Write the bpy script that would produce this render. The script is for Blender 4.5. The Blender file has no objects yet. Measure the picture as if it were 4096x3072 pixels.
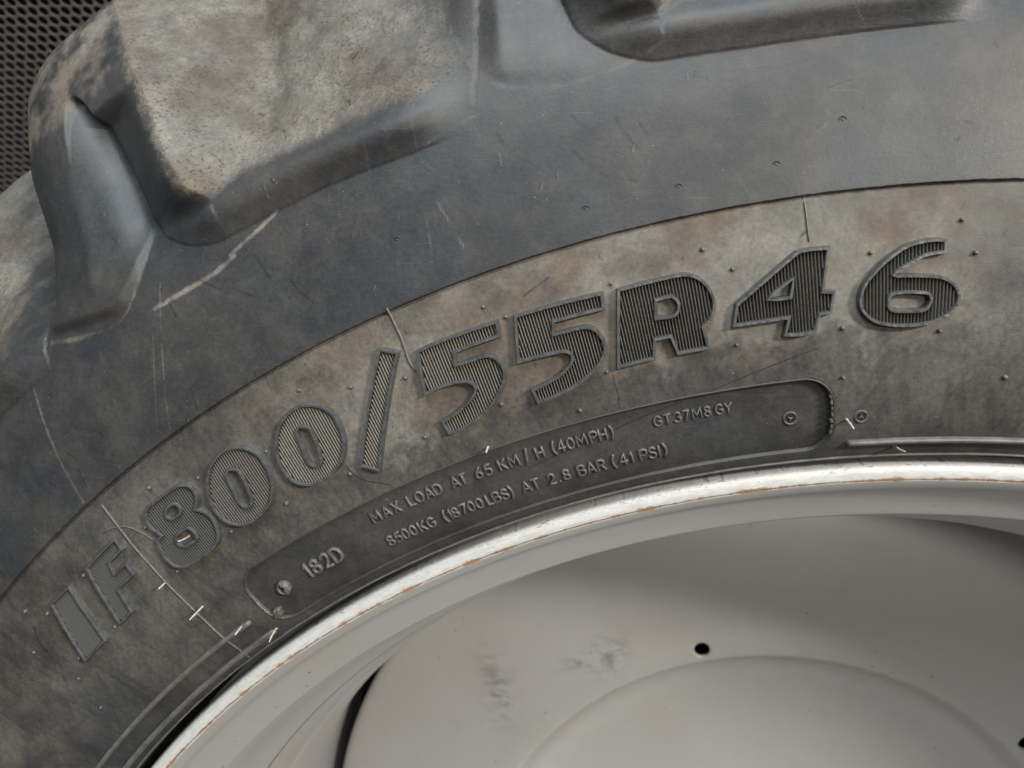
import bpy, math, random
import numpy as np
from mathutils import Matrix, Vector
random.seed(7)
SC = bpy.context.scene
COL = SC.collection
D2R = math.pi / 180

# ------------------------------------------------------------------ camera, world, lamps, exposure
# wheel coordinates: x right, y up, z along the axle towards the viewer, origin at the rim centre
HUB = 1.02
WM = Matrix.Translation((0, 0, HUB)) @ Matrix.Rotation(math.pi / 2, 4, 'X')
CAM_P = Vector((-0.19823, 0.74282, 0.37409))
PAN, TILT = 0.114916, -0.254256
CAM_R = Matrix.Rotation(PAN, 4, 'Y') @ Matrix.Rotation(TILT, 4, 'X')
cam = bpy.data.cameras.new('camera')
cam.sensor_width = 36.0
cam.lens = 26.226
cam.clip_start = 0.01
cam.clip_end = 100
cam.dof.use_dof = True
cam.dof.focus_distance = 0.385
cam.dof.aperture_fstop = 9.0
cam_o = bpy.data.objects.new('camera', cam)
COL.objects.link(cam_o)
cam_o.matrix_world = WM @ Matrix.Translation(CAM_P) @ CAM_R
SC.camera = cam_o

world = bpy.data.worlds.new("World")
SC.world = world
world.use_nodes = True
bg = world.node_tree.nodes['Background']
bg.inputs['Color'].default_value = (0.98, 1.0, 1.0, 1)
bg.inputs['Strength'].default_value = 0.095
SC.view_settings.view_transform = 'Standard'
SC.view_settings.look = 'None'
SC.view_settings.exposure = 0.0
SC.view_settings.gamma = 1.0

def lamp(name, pos, target, sx, sy, power, color):
    l = bpy.data.lights.new(name, 'AREA')
    l.shape = 'RECTANGLE'; l.size = sx; l.size_y = sy
    l.energy = power; l.color = color
    o = bpy.data.objects.new(name, l)
    COL.objects.link(o)
    a = WM @ Vector(pos); b = WM @ Vector(target)
    o.location = a
    o.rotation_euler = (b - a).to_track_quat('-Z', 'Y').to_euler()
    return o
T0 = (-0.2, 0.72, 0.0)
lamp('hall_lamp', (2.0, 2.1, 1.85), T0, 0.6, 0.22, 134, (1.0, 0.945, 0.865))
lamp('hall_lamp', (0.6, 1.7, 3.0), T0, 1.2, 0.2, 34, (1.0, 0.95, 0.88))
lamp('skylight_panel', (-0.45, 2.9, 2.0), T0, 1.5, 1.0, 36, (0.88, 0.95, 1.0))
lamp('skylight_panel', (-0.35, 3.2, 0.75), T0, 2.4, 1.5, 92, (0.84, 0.93, 1.0))

# ------------------------------------------------------------------ helpers
def tag(o, label=None, cat=None, group=None, kind=None):
    if label: o['label'] = label
    if cat: o['category'] = cat
    if group: o['group'] = group
    if kind: o['kind'] = kind
    return o

def empty(name, loc=(0, 0, 0)):
    o = bpy.data.objects.new(name, None)
    COL.objects.link(o)
    o.location = loc
    return o

def mesh_np(name, V, F, mat, parent=None, attrs=None, smooth=True, normals=None):
    """V (n,3), F: list of index arrays (k,4) / (k,3) or list of lists"""
    me = bpy.data.meshes.new(name)
    V = np.asarray(V, dtype=np.float32)
    if isinstance(F, np.ndarray):
        k, n = F.shape
        me.vertices.add(len(V)); me.vertices.foreach_set('co', V.ravel())
        me.loops.add(k * n); me.loops.foreach_set('vertex_index', F.astype(np.int32).ravel())
        me.polygons.add(k)
        me.polygons.foreach_set('loop_start', np.arange(0, k * n, n, dtype=np.int32))
        me.update(calc_edges=True)
    else:
        me.from_pydata(V.tolist(), [], F)
        me.update()
    me.polygons.foreach_set('use_smooth', [smooth] * len(me.polygons))
    if attrs:
        for an, av in attrs.items():
            a = me.attributes.new(an, 'FLOAT', 'POINT')
            a.data.foreach_set('value', np.asarray(av, dtype=np.float32))
    if mat: me.materials.append(mat)
    if normals is not None:
        me.normals_split_custom_set_from_vertices(normals.tolist())
    o = bpy.data.objects.new(name, me)
    COL.objects.link(o)
    if parent: o.parent = parent
    return o

def dup(o, parent=None):
    c = o.copy(); COL.objects.link(c)
    if parent: c.parent = parent
    return c

class MB:
    """collects faces for one mesh"""
    def __init__(s): s.V = []; s.F = []
    def add(s, V, F):
        n = len(s.V); s.V += [tuple(v) for v in V]; s.F += [[i + n for i in f] for f in F]
    def grid(s, rows, closed=False):
        n = len(s.V); m = len(rows[0])
        for r in rows: s.V += [tuple(v) for v in r]
        for i in range(len(rows) - 1):
            for j in range(m if closed else m - 1):
                k = (j + 1) % m
                s.F.append([n + i*m + j, n + i*m + k, n + (i+1)*m + k, n + (i+1)*m + j])
        return n
    def build(s, name, mat, parent=None, attrs=None, smooth=True):
        o = mesh_np(name, s.V, s.F, mat, parent, None, smooth)
        if attrs:
            for an, av in attrs.items():
                a = o.data.attributes.new(an, 'FLOAT', 'POINT')
                a.data.foreach_set('value', np.full(len(s.V), av, dtype=np.float32))
        return o

def sst(x, a=0.0, b=1.0):
    t = np.clip((x - a) / (b - a), 0, 1)
    return t * t * (3 - 2 * t)

_rs = np.random.RandomState(11)
_lat = _rs.rand(256, 256).astype(np.float64)
def vnoise(x, y, seed=0):
    x = np.asarray(x, float) + seed * 37.3; y = np.asarray(y, float) + seed * 17.9
    xi = np.floor(x).astype(int); yi = np.floor(y).astype(int)
    fx = x - xi; fy = y - yi
    fx = fx*fx*(3-2*fx); fy = fy*fy*(3-2*fy)
    a = _lat[xi & 255, yi & 255]; b = _lat[(xi+1) & 255, yi & 255]
    c = _lat[xi & 255, (yi+1) & 255]; d = _lat[(xi+1) & 255, (yi+1) & 255]
    return (a*(1-fx)+b*fx)*(1-fy) + (c*(1-fx)+d*fx)*fy
def fbm(x, y, seed=0, oct=4):
    s = 0; amp = .5; t = 0
    for k in range(oct):
        s = s + amp * vnoise(x * 2**k, y * 2**k, seed + k); t += amp; amp *= .55
    return s / t

# ------------------------------------------------------------------ materials
def node_mat(name):
    m = bpy.data.materials.new(name); m.use_nodes = True
    nt = m.node_tree; nt.nodes.clear()
    out = nt.nodes.new('ShaderNodeOutputMaterial'); b = nt.nodes.new('ShaderNodeBsdfPrincipled')
    nt.links.new(b.outputs[0], out.inputs[0])
    return m, nt, b
class N:
    def __init__(s, nt): s.nt = nt
    def link(s, v, sock):
        if hasattr(v, 'is_linked') or hasattr(v, 'links'): s.nt.links.new(v, sock)
        else: sock.default_value = v
    def new(s, t, **kw):
        n = s.nt.nodes.new(t)
        for k, v in kw.items(): setattr(n, k, v)
        return n
    def math(s, op, a, b=0.0, clamp=False):
        n = s.new('ShaderNodeMath', operation=op, use_clamp=clamp); s.link(a, n.inputs[0]); s.link(b, n.inputs[1]); return n.outputs[0]
    def mix(s, f, a, b):
        n = s.new('ShaderNodeMix', data_type='RGBA'); s.link(f, n.inputs[0]); s.link(a, n.inputs[6]); s.link(b, n.inputs[7]); return n.outputs[2]
    def noise(s, vec, scale, detail=4, rough=.55, dist=0):
        n = s.new('ShaderNodeTexNoise'); s.link(vec, n.inputs['Vector']); n.inputs['Scale'].default_value = scale
        n.inputs['Detail'].default_value = detail; n.inputs['Roughness'].default_value = rough; n.inputs['Distortion'].default_value = dist
        return n.outputs['Fac']
    def ramp(s, f, a, b, lo=0.0, hi=1.0):
        n = s.new('ShaderNodeMapRange'); n.interpolation_type = 'SMOOTHSTEP'
        s.link(f, n.inputs[0]); n.inputs[1].default_value = a; n.inputs[2].default_value = b; n.inputs[3].default_value = lo; n.inputs[4].default_value = hi
        return n.outputs[0]
    def attr(s, name):
        n = s.new('ShaderNodeAttribute', attribute_name=name); return n.outputs['Fac']
    def obj(s):
        return s.new('ShaderNodeTexCoord').outputs['Object']
    def mapping(s, v, rot=(0, 0, 0), scale=(1, 1, 1)):
        n = s.new('ShaderNodeMapping'); s.link(v, n.inputs[0]); n.inputs['Rotation'].default_value = rot; n.inputs['Scale'].default_value = scale; return n.outputs[0]
    def bump(s, h, strength, dist, normal=None):
        n = s.new('ShaderNodeBump'); s.link(h, n.inputs['Height']); n.inputs['Strength'].default_value = strength; n.inputs['Distance'].default_value = dist
        if normal is not None: s.link(normal, n.inputs['Normal'])
        return n.outputs[0]
C4 = lambda r, g, b: (r, g, b, 1.0)

def rubber():
    m, nt, b = node_mat('worn_rubber'); n = N(nt)
    o = n.obj()
    dust = n.attr('dust'); dark = n.attr('dark'); rough = n.attr('grit')
    big = n.noise(o, 14, 5, .6)
    mid = n.noise(o, 70, 6, .65)
    fine = n.noise(o, 420, 5, .7)
    grain = n.noise(o, 1500, 3, .7)
    # fine scuffs running in a few directions
    sc1 = n.noise(n.mapping(o, (0, 0, .9), (38, 620, 60)), 1, 3, .6)
    sc2 = n.noise(n.mapping(o, (0, 0, -1.2), (50, 900, 55)), 1, 3, .6)
    sc3 = n.noise(n.mapping(o, (0, 0, 1.9), (30, 700, 45)), 1, 2, .6)
    scr = n.math('ADD', n.math('ADD', n.ramp(sc1, .66, .76), n.ramp(sc2, .67, .77)), n.ramp(sc3, .64, .76))
    base = n.mix(n.ramp(big, .35, .65), C4(.022, .024, .027), C4(.034, .034, .034))
    base = n.mix(n.ramp(mid, .4, .7, 0, .5), base, C4(.048, .047, .044))
    blue = n.ramp(n.noise(o, 9, 3, .5), .5, .66, 0, .55)
    base = n.mix(blue, base, C4(.023, .031, .038))
    dcol = n.mix(n.ramp(mid, .35, .65), C4(.118, .089, .063), C4(.142, .116, .088))
    dcol = n.mix(n.ramp(big, .4, .62), dcol, C4(.205, .188, .156))
    # dust breaks up with the grain
    brk = n.math('ADD', n.math('MULTIPLY', n.math('SUBTRACT', mid, .5), .6), n.math('MULTIPLY', n.math('SUBTRACT', fine, .5), 1.1))
    dm = n.math('MULTIPLY', dust, n.math('ADD', 1.0, n.math('MULTIPLY', brk, 1.6)), True)
    dm = n.math('ADD', dm, n.math('MULTIPLY', brk, .13), True)
    col = n.mix(dm, base, dcol)
    col = n.mix(n.math('MULTIPLY', scr, .08, True), col, C4(.16, .155, .14))
    col = n.mix(n.ramp(grain, .58, .8, 0, .25), col, C4(.02, .02, .02))
    spk = n.ramp(n.noise(o, 800, 2, .5), .74, .80, 0, .8)
    pit = n.math('MULTIPLY', n.ramp(n.noise(n.mapping(o, (.3, .2, .6), (520, 760, 600)), 1, 3, .6), .58, .68), n.math('MULTIPLY', rough, 1.1, True))
    col = n.mix(n.math('MULTIPLY', pit, .75), col, C4(.045, .036, .027))
    col = n.mix(spk, col, C4(.26, .25, .22))
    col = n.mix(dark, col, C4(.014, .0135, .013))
    n.link(col, b.inputs['Base Color'])
    rr = n.math('ADD', .43, n.math('MULTIPLY', dm, .55))
    rr = n.math('ADD', rr, n.math('MULTIPLY', n.math('SUBTRACT', fine, .5), .25), True)
    n.link(rr, b.inputs['Roughness'])
    b.inputs['Specular IOR Level'].default_value = .36
    gb = n.noise(n.mapping(o, (0, 0, .5), (330, 470, 330)), 1, 5, .7)
    h = n.math('ADD', n.math('MULTIPLY', fine, .45), n.math('MULTIPLY', grain, .25))
    h = n.math('ADD', h, n.math('MULTIPLY', n.math('MULTIPLY', gb, rough), 2.6))
    h = n.math('SUBTRACT', h, n.math('MULTIPLY', scr, .09))
    h = n.math('SUBTRACT', h, n.math('MULTIPLY', pit, 1.6))
    nrm = n.bump(h, .6, .0006)
    n.link(nrm, b.inputs['Normal'])
    return m

def plain_mat(name, col, rough=.6, metal=0.0, var=.25, scale=300, bump=.2):
    m, nt, b = node_mat(name); n = N(nt)
    o = n.obj(); f = n.noise(o, scale, 4, .65)
    c2 = tuple(c * (1 - var) for c in col)
    n.link(n.mix(n.ramp(f, .3, .7), C4(*c2), C4(*col)), b.inputs['Base Color'])
    b.inputs['Roughness'].default_value = rough; b.inputs['Metallic'].default_value = metal
    n.link(n.bump(f, bump, .0004), b.inputs['Normal'])
    return m

def radius_node(n, o):
    s = n.new('ShaderNodeSeparateXYZ'); n.link(o, s.inputs[0])
    r2 = n.math('ADD', n.math('MULTIPLY', s.outputs[0], s.outputs[0]), n.math('MULTIPLY', s.outputs[1], s.outputs[1]))
    return n.math('SQRT', r2), s

def paint():
    """silver grey wheel paint with dust, specks and smudges"""
    m, nt, b = node_mat('silver_paint'); n = N(nt)
    o = n.obj()
    big = n.noise(o, 6, 3, .5); mid = n.noise(o, 60, 5, .6); fine = n.noise(o, 900, 3, .6)
    col = n.mix(n.ramp(big, .35, .65), C4(.415, .408, .392), C4(.435, .432, .424))
    col = n.mix(n.ramp(mid, .5, .75, 0, .2), col, C4(.335, .322, .302))
    v = n.new('ShaderNodeTexVoronoi'); n.link(o, v.inputs['Vector']); v.inputs['Scale'].default_value = 55
    keep = n.ramp(n.noise(o, 40, 2, .5), .46, .56)
    sp = n.math('MULTIPLY', n.ramp(v.outputs['Distance'], .035, .075, 1, 0), keep)
    col = n.mix(n.math('MULTIPLY', sp, .75), col, C4(.07, .065, .055))
    sm = n.attr('smudge')
    smn = n.ramp(n.noise(n.mapping(o, (0, 0, .7), (1, 2.2, 1)), 60, 5, .7), .42, .62)
    col = n.mix(n.math('MULTIPLY', n.math('MULTIPLY', sm, smn), .5, True), col, C4(.10, .095, .09))
    scr = n.ramp(n.noise(n.mapping(o, (0, 0, .9), (14, 420, 14)), 1, 2, .5), .69, .74, 0, .35)
    col = n.mix(n.math('MULTIPLY', scr, n.attr('barrel')), col, C4(.52, .52, .51))
    n.link(col, b.inputs['Base Color'])
    b.inputs['Metallic'].default_value = .3
    n.link(n.ramp(mid, .3, .7, .40, .46), b.inputs['Roughness'])
    n.link(n.bump(fine, .12, .0002), b.inputs['Normal'])
    return m

def flange_mat():
    """worn zinc and paint lip with an orange rust seam"""
    m, nt, b = node_mat('worn_flange_metal'); n = N(nt)
    o = n.obj(); r, s = radius_node(n, o)
    ang = n.math('ARCTAN2', s.outputs[0], s.outputs[1])
    cb = n.new('ShaderNodeCombineXYZ'); n.link(n.math('MULTIPLY', ang, .61), cb.inputs[0]); n.link(r, cb.inputs[1])
    p = cb.outputs[0]
    st = n.noise(n.mapping(p, (0, 0, 0), (110, 420, 1)), 1, 6, .7, .6)
    st2 = n.noise(n.mapping(p, (0, 0, 0), (420, 1500, 1)), 1, 4, .65)
    big = n.noise(n.mapping(p, (0, 0, 0), (11, 60, 1)), 1, 3, .5)
    col = n.mix(n.ramp(st, .38, .62), C4(.52, .53, .51), C4(.64, .65, .63))
    w = n.math('ADD', n.math('MULTIPLY', st, .6), n.math('MULTIPLY', st2, .4))
    worn = n.math('MULTIPLY', n.ramp(w, .53, .60), n.ramp(r, .6045, .6090))
    col = n.mix(n.math('MULTIPLY', worn, .7), col, C4(.19, .205, .21))
    # rust follows the seam, in clumps
    d = n.math('ABSOLUTE', n.math('SUBTRACT', n.math('ADD', r, n.math('MULTIPLY', n.math('SUBTRACT', st, .5), .0018)), .6024))
    cl = n.ramp(n.noise(n.mapping(p, (0, 0, 0), (48, 10, 1)), 1, 5, .7), .40, .68, .00010, .0022)
    rf = n.ramp(n.math('SUBTRACT', d, cl), -.0006, .0003, 1, 0)
    rcol = n.mix(n.ramp(st2, .35, .65), C4(.25, .10, .03), C4(.42, .22, .085))
    col = n.mix(n.math('MULTIPLY', rf, .8), col, rcol)
    seam = n.ramp(n.math('SUBTRACT', d, .00030), -.0001, .0003, 1, 0)
    seam = n.math('MULTIPLY', seam, n.ramp(big, .35, .6, .6, 1))
    col = n.mix(n.math('MULTIPLY', seam, .8), col, C4(.19, .095, .045))
    n.link(col, b.inputs['Base Color'])
    n.link(n.math('MULTIPLY', n.math('SUBTRACT', 1.0, rf), .12), b.inputs['Metallic'])
    n.link(n.math('ADD', n.ramp(st, .3, .7, .45, .62), n.math('MULTIPLY', rf, .4)), b.inputs['Roughness'])
    n.link(n.bump(n.math('ADD', st, n.math('MULTIPLY', st2, .5)), .25, .0004), b.inputs['Normal'])
    return m

M_RUB = rubber()
M_PAINT = paint()
M_FLANGE = flange_mat()
def rib_mat():
    m, nt, b = node_mat('dusty_rubber_rib'); n = N(nt); o = n.obj(); f = n.noise(o, 500, 4, .65)
    d = n.math('MULTIPLY', n.attr('dust'), n.ramp(f, .25, .65, .55, 1.1), True)
    n.link(n.mix(d, C4(.045, .046, .046), C4(.27, .245, .20)), b.inputs['Base Color']); b.inputs['Roughness'].default_value = .75
    return m
M_RIB = rib_mat()
M_FRAME = plain_mat('polished_rubber_edge', (.075, .078, .077), .40, 0, .45, 260)
M_TEXT = plain_mat('raised_rubber_letter', (.105, .101, .094), .45, 0, .4, 500)
M_RIDGE = plain_mat('scuffed_rubber_ridge', (.120, .118, .110), .5, 0, .4, 160)
M_WHISK = plain_mat('pale_rubber_whisker', (.44, .42, .35), .6, 0, .3, 700)
M_CUT = plain_mat('dark_cut', (.015, .014, .013), .8)
M_PALE = plain_mat('torn_rubber', (.30, .285, .25), .6, 0, .4, 400)
M_HOLE = plain_mat('black_void', (.004, .004, .004), .9)
M_GRILL = plain_mat('grey_steel_sheet', (.17, .16, .155), .5, .2, .3, 90)
M_FLOOR = plain_mat('concrete', (.16, .155, .145), .8, 0, .3, 6)

# ------------------------------------------------------------------ tyre surface: z over (theta, r)
PR = [.590,.606,.611,.6148,.6162,.620,.627,.639,.66,.685,.712,.747,.78,.80,.82,.84,.86,.88,.90,.93,.96,1.0,1.05]
PZ = [-.09,-.06,-.045,-.020,.003,.0055,.0085,.011,.0125,.013,.0115,.0065,-.001,-.006,-.013,-.022,-.033,-.047,-.063,-.09,-.12,-.17,-.26]
_tr = np.arange(.59, 1.05, .0005)
_tz = np.interp(_tr, PR, PZ)
_k = np.exp(-.5 * (np.arange(-40, 41) / 9.0) ** 2); _k /= _k.sum()
_ts = np.convolve(np.pad(_tz, 40, mode='edge'), _k, 'valid')
_k2 = np.exp(-.5 * (np.arange(-8, 9) / .8) ** 2); _k2 /= _k2.sum()
_t2 = np.convolve(np.pad(_tz, 8, mode='edge'), _k2, 'valid')
_w = sst(_tr, .618, .64)
_tz = _t2 * (1 - _w) + _ts * _w
def zs(r): return np.interp(r, _tr, _tz)
R_SEAM = .7478
def zside(T, r):
    """sidewall surface without lugs"""
    e = (fbm(np.asarray(T) * 4.0, np.asarray(r) * 900, 3, 3) - .5) * .0004
    return zs(r) + .0014 * sst(r - e, R_SEAM - .0003, R_SEAM + .0003) - .0012 * np.exp(-((r - e - R_SEAM + .0008) / .0006) ** 2)
def P3(T, r, h=0.0):
    z = float(zside(T, r)) + h
    a = T * D2R
    return (r * math.sin(a), r * math.cos(a), z)
def Pz(T, r, z):
    a = T * D2R
    return (r * math.sin(a), r * math.cos(a), z)

# tread lugs: (left edge of tooth, left edge of shoulder block, block foot radius, right end, ridge of tooth, void depth on its left)
def prof(t):
    t = np.clip(t, 0, 1)
    return .6 * np.sqrt(np.maximum(0, 1 - (1 - t) ** 2)) + .4 * (t * t * (3 - 2 * t))
L1 = dict(E=([.82,.84,.858,.884,.911,.936,.96,.98,1.0],[-38.5,-38.3,-37.7,-36.9,-36.45,-36.0,-35.7,-35.55,-35.6]),
          C=([.82,.838,.861,.893,.934,1.0],[-35.3,-34.95,-34.5,-34.2,-33.8,-33.5]),
          L=([.82,.8335,.8418,.855,.878,.91,.94,1.0],[-31.0,-31.2,-31.5,-31.75,-31.85,-32.0,-32.1,-32.3]),
          N=([.8406,.8537,.8787,.917,.952,1.0],[-28.7,-29.1,-29.3,-29.5,-29.9,-30.3]),
          lip=([-31.5,-30.6,-29.7,-27.8,-24.5,-21.5,-20.7,-19],[.8245,.8220,.8205,.8190,.8180,.8155,.8150,.8155]), R=-17.4,
          deep=.10, notch=.942, drop=.013, fh=.0045, flank=.25, vdip=.017,
          facet=([-39.5,-38.3,-37.66,-36.24,-34.92,-34.16,-32.98,-32.11,-31.9],[.840,.8345,.833,.8258,.8186,.8167,.8266,.8406,.85]))
L2 = dict(E=([.81,.8286,.853,.879,.95,1.0],[-18.7,-18.38,-17.9,-17.5,-16.9,-16.5]),
          C=([.81,.8286,.853,.879,.95,1.0],[-17.6,-17.4,-17.1,-16.8,-16.4,-16.1]),
          L=([.82,.8355,.848,.864,.89,.94,1.0],[-13.6,-14.3,-14.6,-14.8,-15.0,-15.3,-15.5]),
          N=([.8406,.8537,.8787,.917,.952,1.0],[-11.9,-12.3,-12.5,-12.7,-13.1,-13.5]),
          lip=([-14.3,-13.6,-12.8,-9.2,-6.1,-3.1,-1],[.827,.8225,.8210,.8175,.8165,.8165,.8170]), R=-.6,
          deep=.0, notch=.95, drop=.003, fh=.0008, flank=2.8, vdip=.030,
          facet=([-19.5,-19,-18.3,-17.9,-17.1,-15.6,-14.5,-13.6],[.90,.88,.849,.8365,.828,.822,.821,.8235]))
def shifted(L, dt, **kw):
    d = dict(L)
    for k in 'ECLN': d[k] = (L[k][0], [v + dt for v in L[k][1]])
    d['lip'] = ([v + dt for v in L['lip'][0]], L['lip'][1]); d['facet'] = ([v + dt for v in L['facet'][0]], L['facet'][1]); d['R'] = L['R'] + dt
    d.update(kw); return d
L0 = shifted(L1, -17.1, lip=([-48,-44,-41,-38.5,-37.0],[.822,.822,.822,.820,.819]), R=-38.0)
L3 = shifted(L2, 17.1)
LM = shifted(L1, -34.2)
LUGS = [LM, L0, L1, L2, L3]
for k in range(2, 18): LUGS.append(shifted(L2, 17.1 * k))
LUGS.append(shifted(L2, 17.1 * 18, deep=.05, flank=.25))

_nr = [.80,.82,.84,.86,.88,.90,.93,.96,.985,1.0,1.01,1.02,1.03]
_nz = [-.006,-.002,-.006,-.013,-.024,-.036,-.053,-.072,-.092,-.112,-.135,-.18,-.25]
_nzs = np.interp(_tr, _nr, _nz); _nzs = np.convolve(np.pad(_nzs, 40, mode='edge'), _k, 'valid')
def znose(r): return np.interp(r, _tr, _nzs)

HB = .0120
def facet_r(T, L):
    g = np.linspace(L['facet'][0][0] - 2, L['facet'][0][-1] + 2, 400)
    v = np.convolve(np.pad(np.interp(g, *L['facet']), 20, mode='edge'), np.exp(-.5 * (np.arange(-20, 21) / 9.) ** 2), 'valid')
    v /= np.exp(-.5 * (np.arange(-20, 21) / 9.) ** 2).sum()
    return np.interp(T, g, v)
def panel(T, r, L):
    """end face of the tooth: ridge down its middle, channel beside the shoulder block"""
    E = np.interp(r, *L['E']); Cc = np.interp(r, *L['C']); Lf = np.interp(r, *L['L'])
    fd = r - facet_r(T, L)
    zb = zside(T, r) + L['fh'] * sst(fd, 0, .009) * (1 - .8 * sst(T, Lf - 1.6, Lf - .2)) * sst(T, E + .05, E + 1.1)
    zn = znose(r)
    b = sst(r, .848, .940)
    zc = zb * (1 - b) + zn * b
    left = np.clip((Cc - T) / np.maximum(Cc - E, .3), 0, 1.2)
    zl = zc - L['drop'] * left ** 1.4 * sst(r, .828, .86)
    s = np.clip((T - Cc) / np.maximum(Lf - Cc, .3), 0, 1)
    nt = L['notch'] - .13 * (s - .60) ** 2
    hol = sst(r, nt - .003, nt + .006)
    bc = .86 * b
    zch = (zb * (1 - bc) + zn * bc - L['drop'] * .30 * sst(r, .823, .850)) * (1 - hol) + zn * hol
    w = sst(s, .02, .9)
    zr = zc * (1 - w) + zch * w - L['drop'] * .35 * np.exp(-((s - .88) / .2) ** 2) * sst(r, .828, .86) * (1 - hol)
    # a soft keel along the ridge
    return np.where(T < Cc, zl, zr) + .0012 * np.exp(-((T - Cc) * D2R * r / .006) ** 2) * sst(r, .83, .85) * (1 - b)

def void_surf(T, r, L, Lnext):
    """top of the shoulder block and the dusty void floor right of tooth L"""
    thN = np.interp(r, *L['N']); lip = np.interp(T, *L['lip'])
    dr = (L['R'] - T) * D2R * r
    dist = (T - thN) * D2R * r
    wob = (fbm(T * .55, r * 34, 21, 3) - .5) * .005 * sst(r - lip, .03, .07)
    thE = np.interp(r, *Lnext['E'])
    s = np.clip((T - thN - 3) / (thE - thN - 3), 0, 1)
    z = zside(T, r) + HB * sst(dr, -.006, .040) + wob
    ov = np.maximum(0, r - lip - .009)
    z = z - .019 * (1 - np.exp(-(ov / .030) ** 1.6))
    z = z - L['vdip'] * np.exp(-((dist - .040) / .032) ** 2) * sst(r, .842, .90)
    z = z - Lnext['deep'] * s ** 1.6 * sst(r, .838, .93)
    return z, r - lip

def height(T, r):
    """z, dust, grit, sector"""
    z = zside(T, r).copy()
    dust = np.zeros_like(z); grit = np.zeros_like(z); sec = np.full(z.shape, -1)
    n1 = fbm(T * 1.1, r * 75, 5, 4); n2 = fbm(T * 3.3, r * 230, 9, 4)
    for k in range(len(LUGS) - 1):
        L = LUGS[k]; Ln = LUGS[k + 1]
        thE = np.interp(r, *L['E']); thEn = np.interp(r, *Ln['E'])
        m = (T >= thE) & (T < thEn) & (r > .80)
        if not m.any(): continue
        t = T[m]; q = r[m]; a1 = n1[m]; a2 = n2[m]
        thL = np.interp(q, *L['L']); thN = np.interp(q, *L['N'])
        zv, db = void_surf(t, q, L, Ln)
        zn = znose(q)
        dist = np.maximum(0, (t - thN) * D2R * q)
        rough_wall = (fbm(t * 2.2, q * 120, 31, 4) - .5) * .003
        zt = zn - dist * .95 + rough_wall * sst(dist, .0, .02)
        zt = zt + .006 * sst(q, .84, .87) * (1 - sst(q, .93, .97)) - .045 * (1 - sst(q, .824, .850))
        kk = .010
        hh = np.clip(.5 + .5 * (zt - zv) / kk, 0, 1)
        zR = zv * (1 - hh) + zt * hh + kk * hh * (1 - hh)
        zp = panel(t, q, L)
        dbs = db * 1.75
        dl = (t - thL) / np.maximum(thN - thL, .5) * .034
        Rc = .034
        d = np.where((dl < Rc) & (dbs < Rc), Rc - np.hypot(Rc - dl, Rc - dbs), -.007 * np.log(np.exp(-np.clip(dl, -.2, .2) / .007) + np.exp(-np.clip(dbs, -.2, .2) / .007)))
        x = np.clip(d / .034, 0, 1)
        up = .72 * (x * x * (3 - 2 * x)) + .28 * np.sqrt(np.maximum(0, 1 - (1 - x) ** 2))
        zz = zp + (zR - zp) * np.where(d > 0, up, 0)
        # flank running up to the next tooth
        w = sst(t, thEn[m] - Ln['flank'], thEn[m]) * (sst(q, .834, .850) if Ln['flank'] < 1 else 1)
        ze = panel(thEn[m], q, Ln)
        zz = np.where(t > thN, zz * (1 - w) + (ze if Ln['flank'] > 1 else np.minimum(ze, zz + .02)) * w, zz)
        z[m] = zz
        # --- dust
        onfloor = sst(d + .010 * (a2 - .5) + .008 * (a1 - .5), .024, .034) * sst(db + .010 * (a1 - .5), .022, .032)
        onlip = 0
        rend = sst((L['R'] - t) + 2.2 * (a1 - .5), 1.2, 3.4)
        df = onfloor * (.68 + .35 * (a1 - .5) + .4 * (a2 - .5) - .16 * sst(t - thN, 4, 8)) * (.10 + .90 * rend)
        val = np.exp(-((dist - .035) / .03) ** 2) * sst(q, .845, .88)
        df = df - val * onfloor * .12
        wall = hh * (dist > .004)
        df = np.where(wall > .5,   .54 + .35 * (a1 - .5) + .4 * (a2 - .5), df)
        nose = sst(q + .02 * (a1 - .5), L['notch'] - .012, L['notch'] + .008) * (dist <= .004)
        df = np.maximum(df, nose * np.clip(.34 + 2.4 * (a1 - .48) + .8 * (a2 - .5), 0, .7))
        df = np.maximum(df, .04 + .05 * a2)
        dust[m] = df
        grit[m] = np.clip(onfloor + wall * 1.0, 0, 1) * (.30 + .9 * sst(a1, .4, .6)) * (.15 + .85 * rend)
        sec[m] = np.where((d > .0) | ((q > facet_r(t, L)) & (t < thL + .2)), k, -1)
    # tread edge rolls over
    z = z - np.clip((r - 1.002) / .02, 0, 1) ** 2 * .06
    return z, dust, grit, sec

# ------------------------------------------------------------------ measured marks on the tyre: (degrees from the top, radius in mm)
G = {}
MARK = {}
G['I'] = [(-44.03,721.3),(-45.52,722.0),(-46.60,683.2),(-44.72,683.0)]
G['F'] = [(-42.65,721.6),(-40.35,723.0),(-40.41,714.8),(-41.42,713.8),(-41.60,708.2),(-40.71,708.2),(-40.84,699.9),(-42.06,699.2),(-42.38,684.6),(-43.49,683.4)]
G['8'] = [(-35.94,723.3),(-35.59,719.8),(-35.49,715.1),(-35.66,710.3),(-35.99,707.1),(-35.82,705.3),(-35.63,701.3),(-35.59,696.0),(-35.74,690.2),(-35.99,686.3),(-36.35,683.9),(-36.84,683.1),(-37.69,683.2),(-38.44,684.9),(-38.81,688.2),(-38.95,692.8),(-38.96,698.2),(-38.79,703.5),(-38.65,706.3),(-38.36,707.2),(-38.45,710.2),(-38.53,714.1),(-38.49,718.5),(-38.26,722.3),(-37.97,724.3),(-37.63,724.6),(-36.96,724.4),(-36.38,724.3)]
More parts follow.
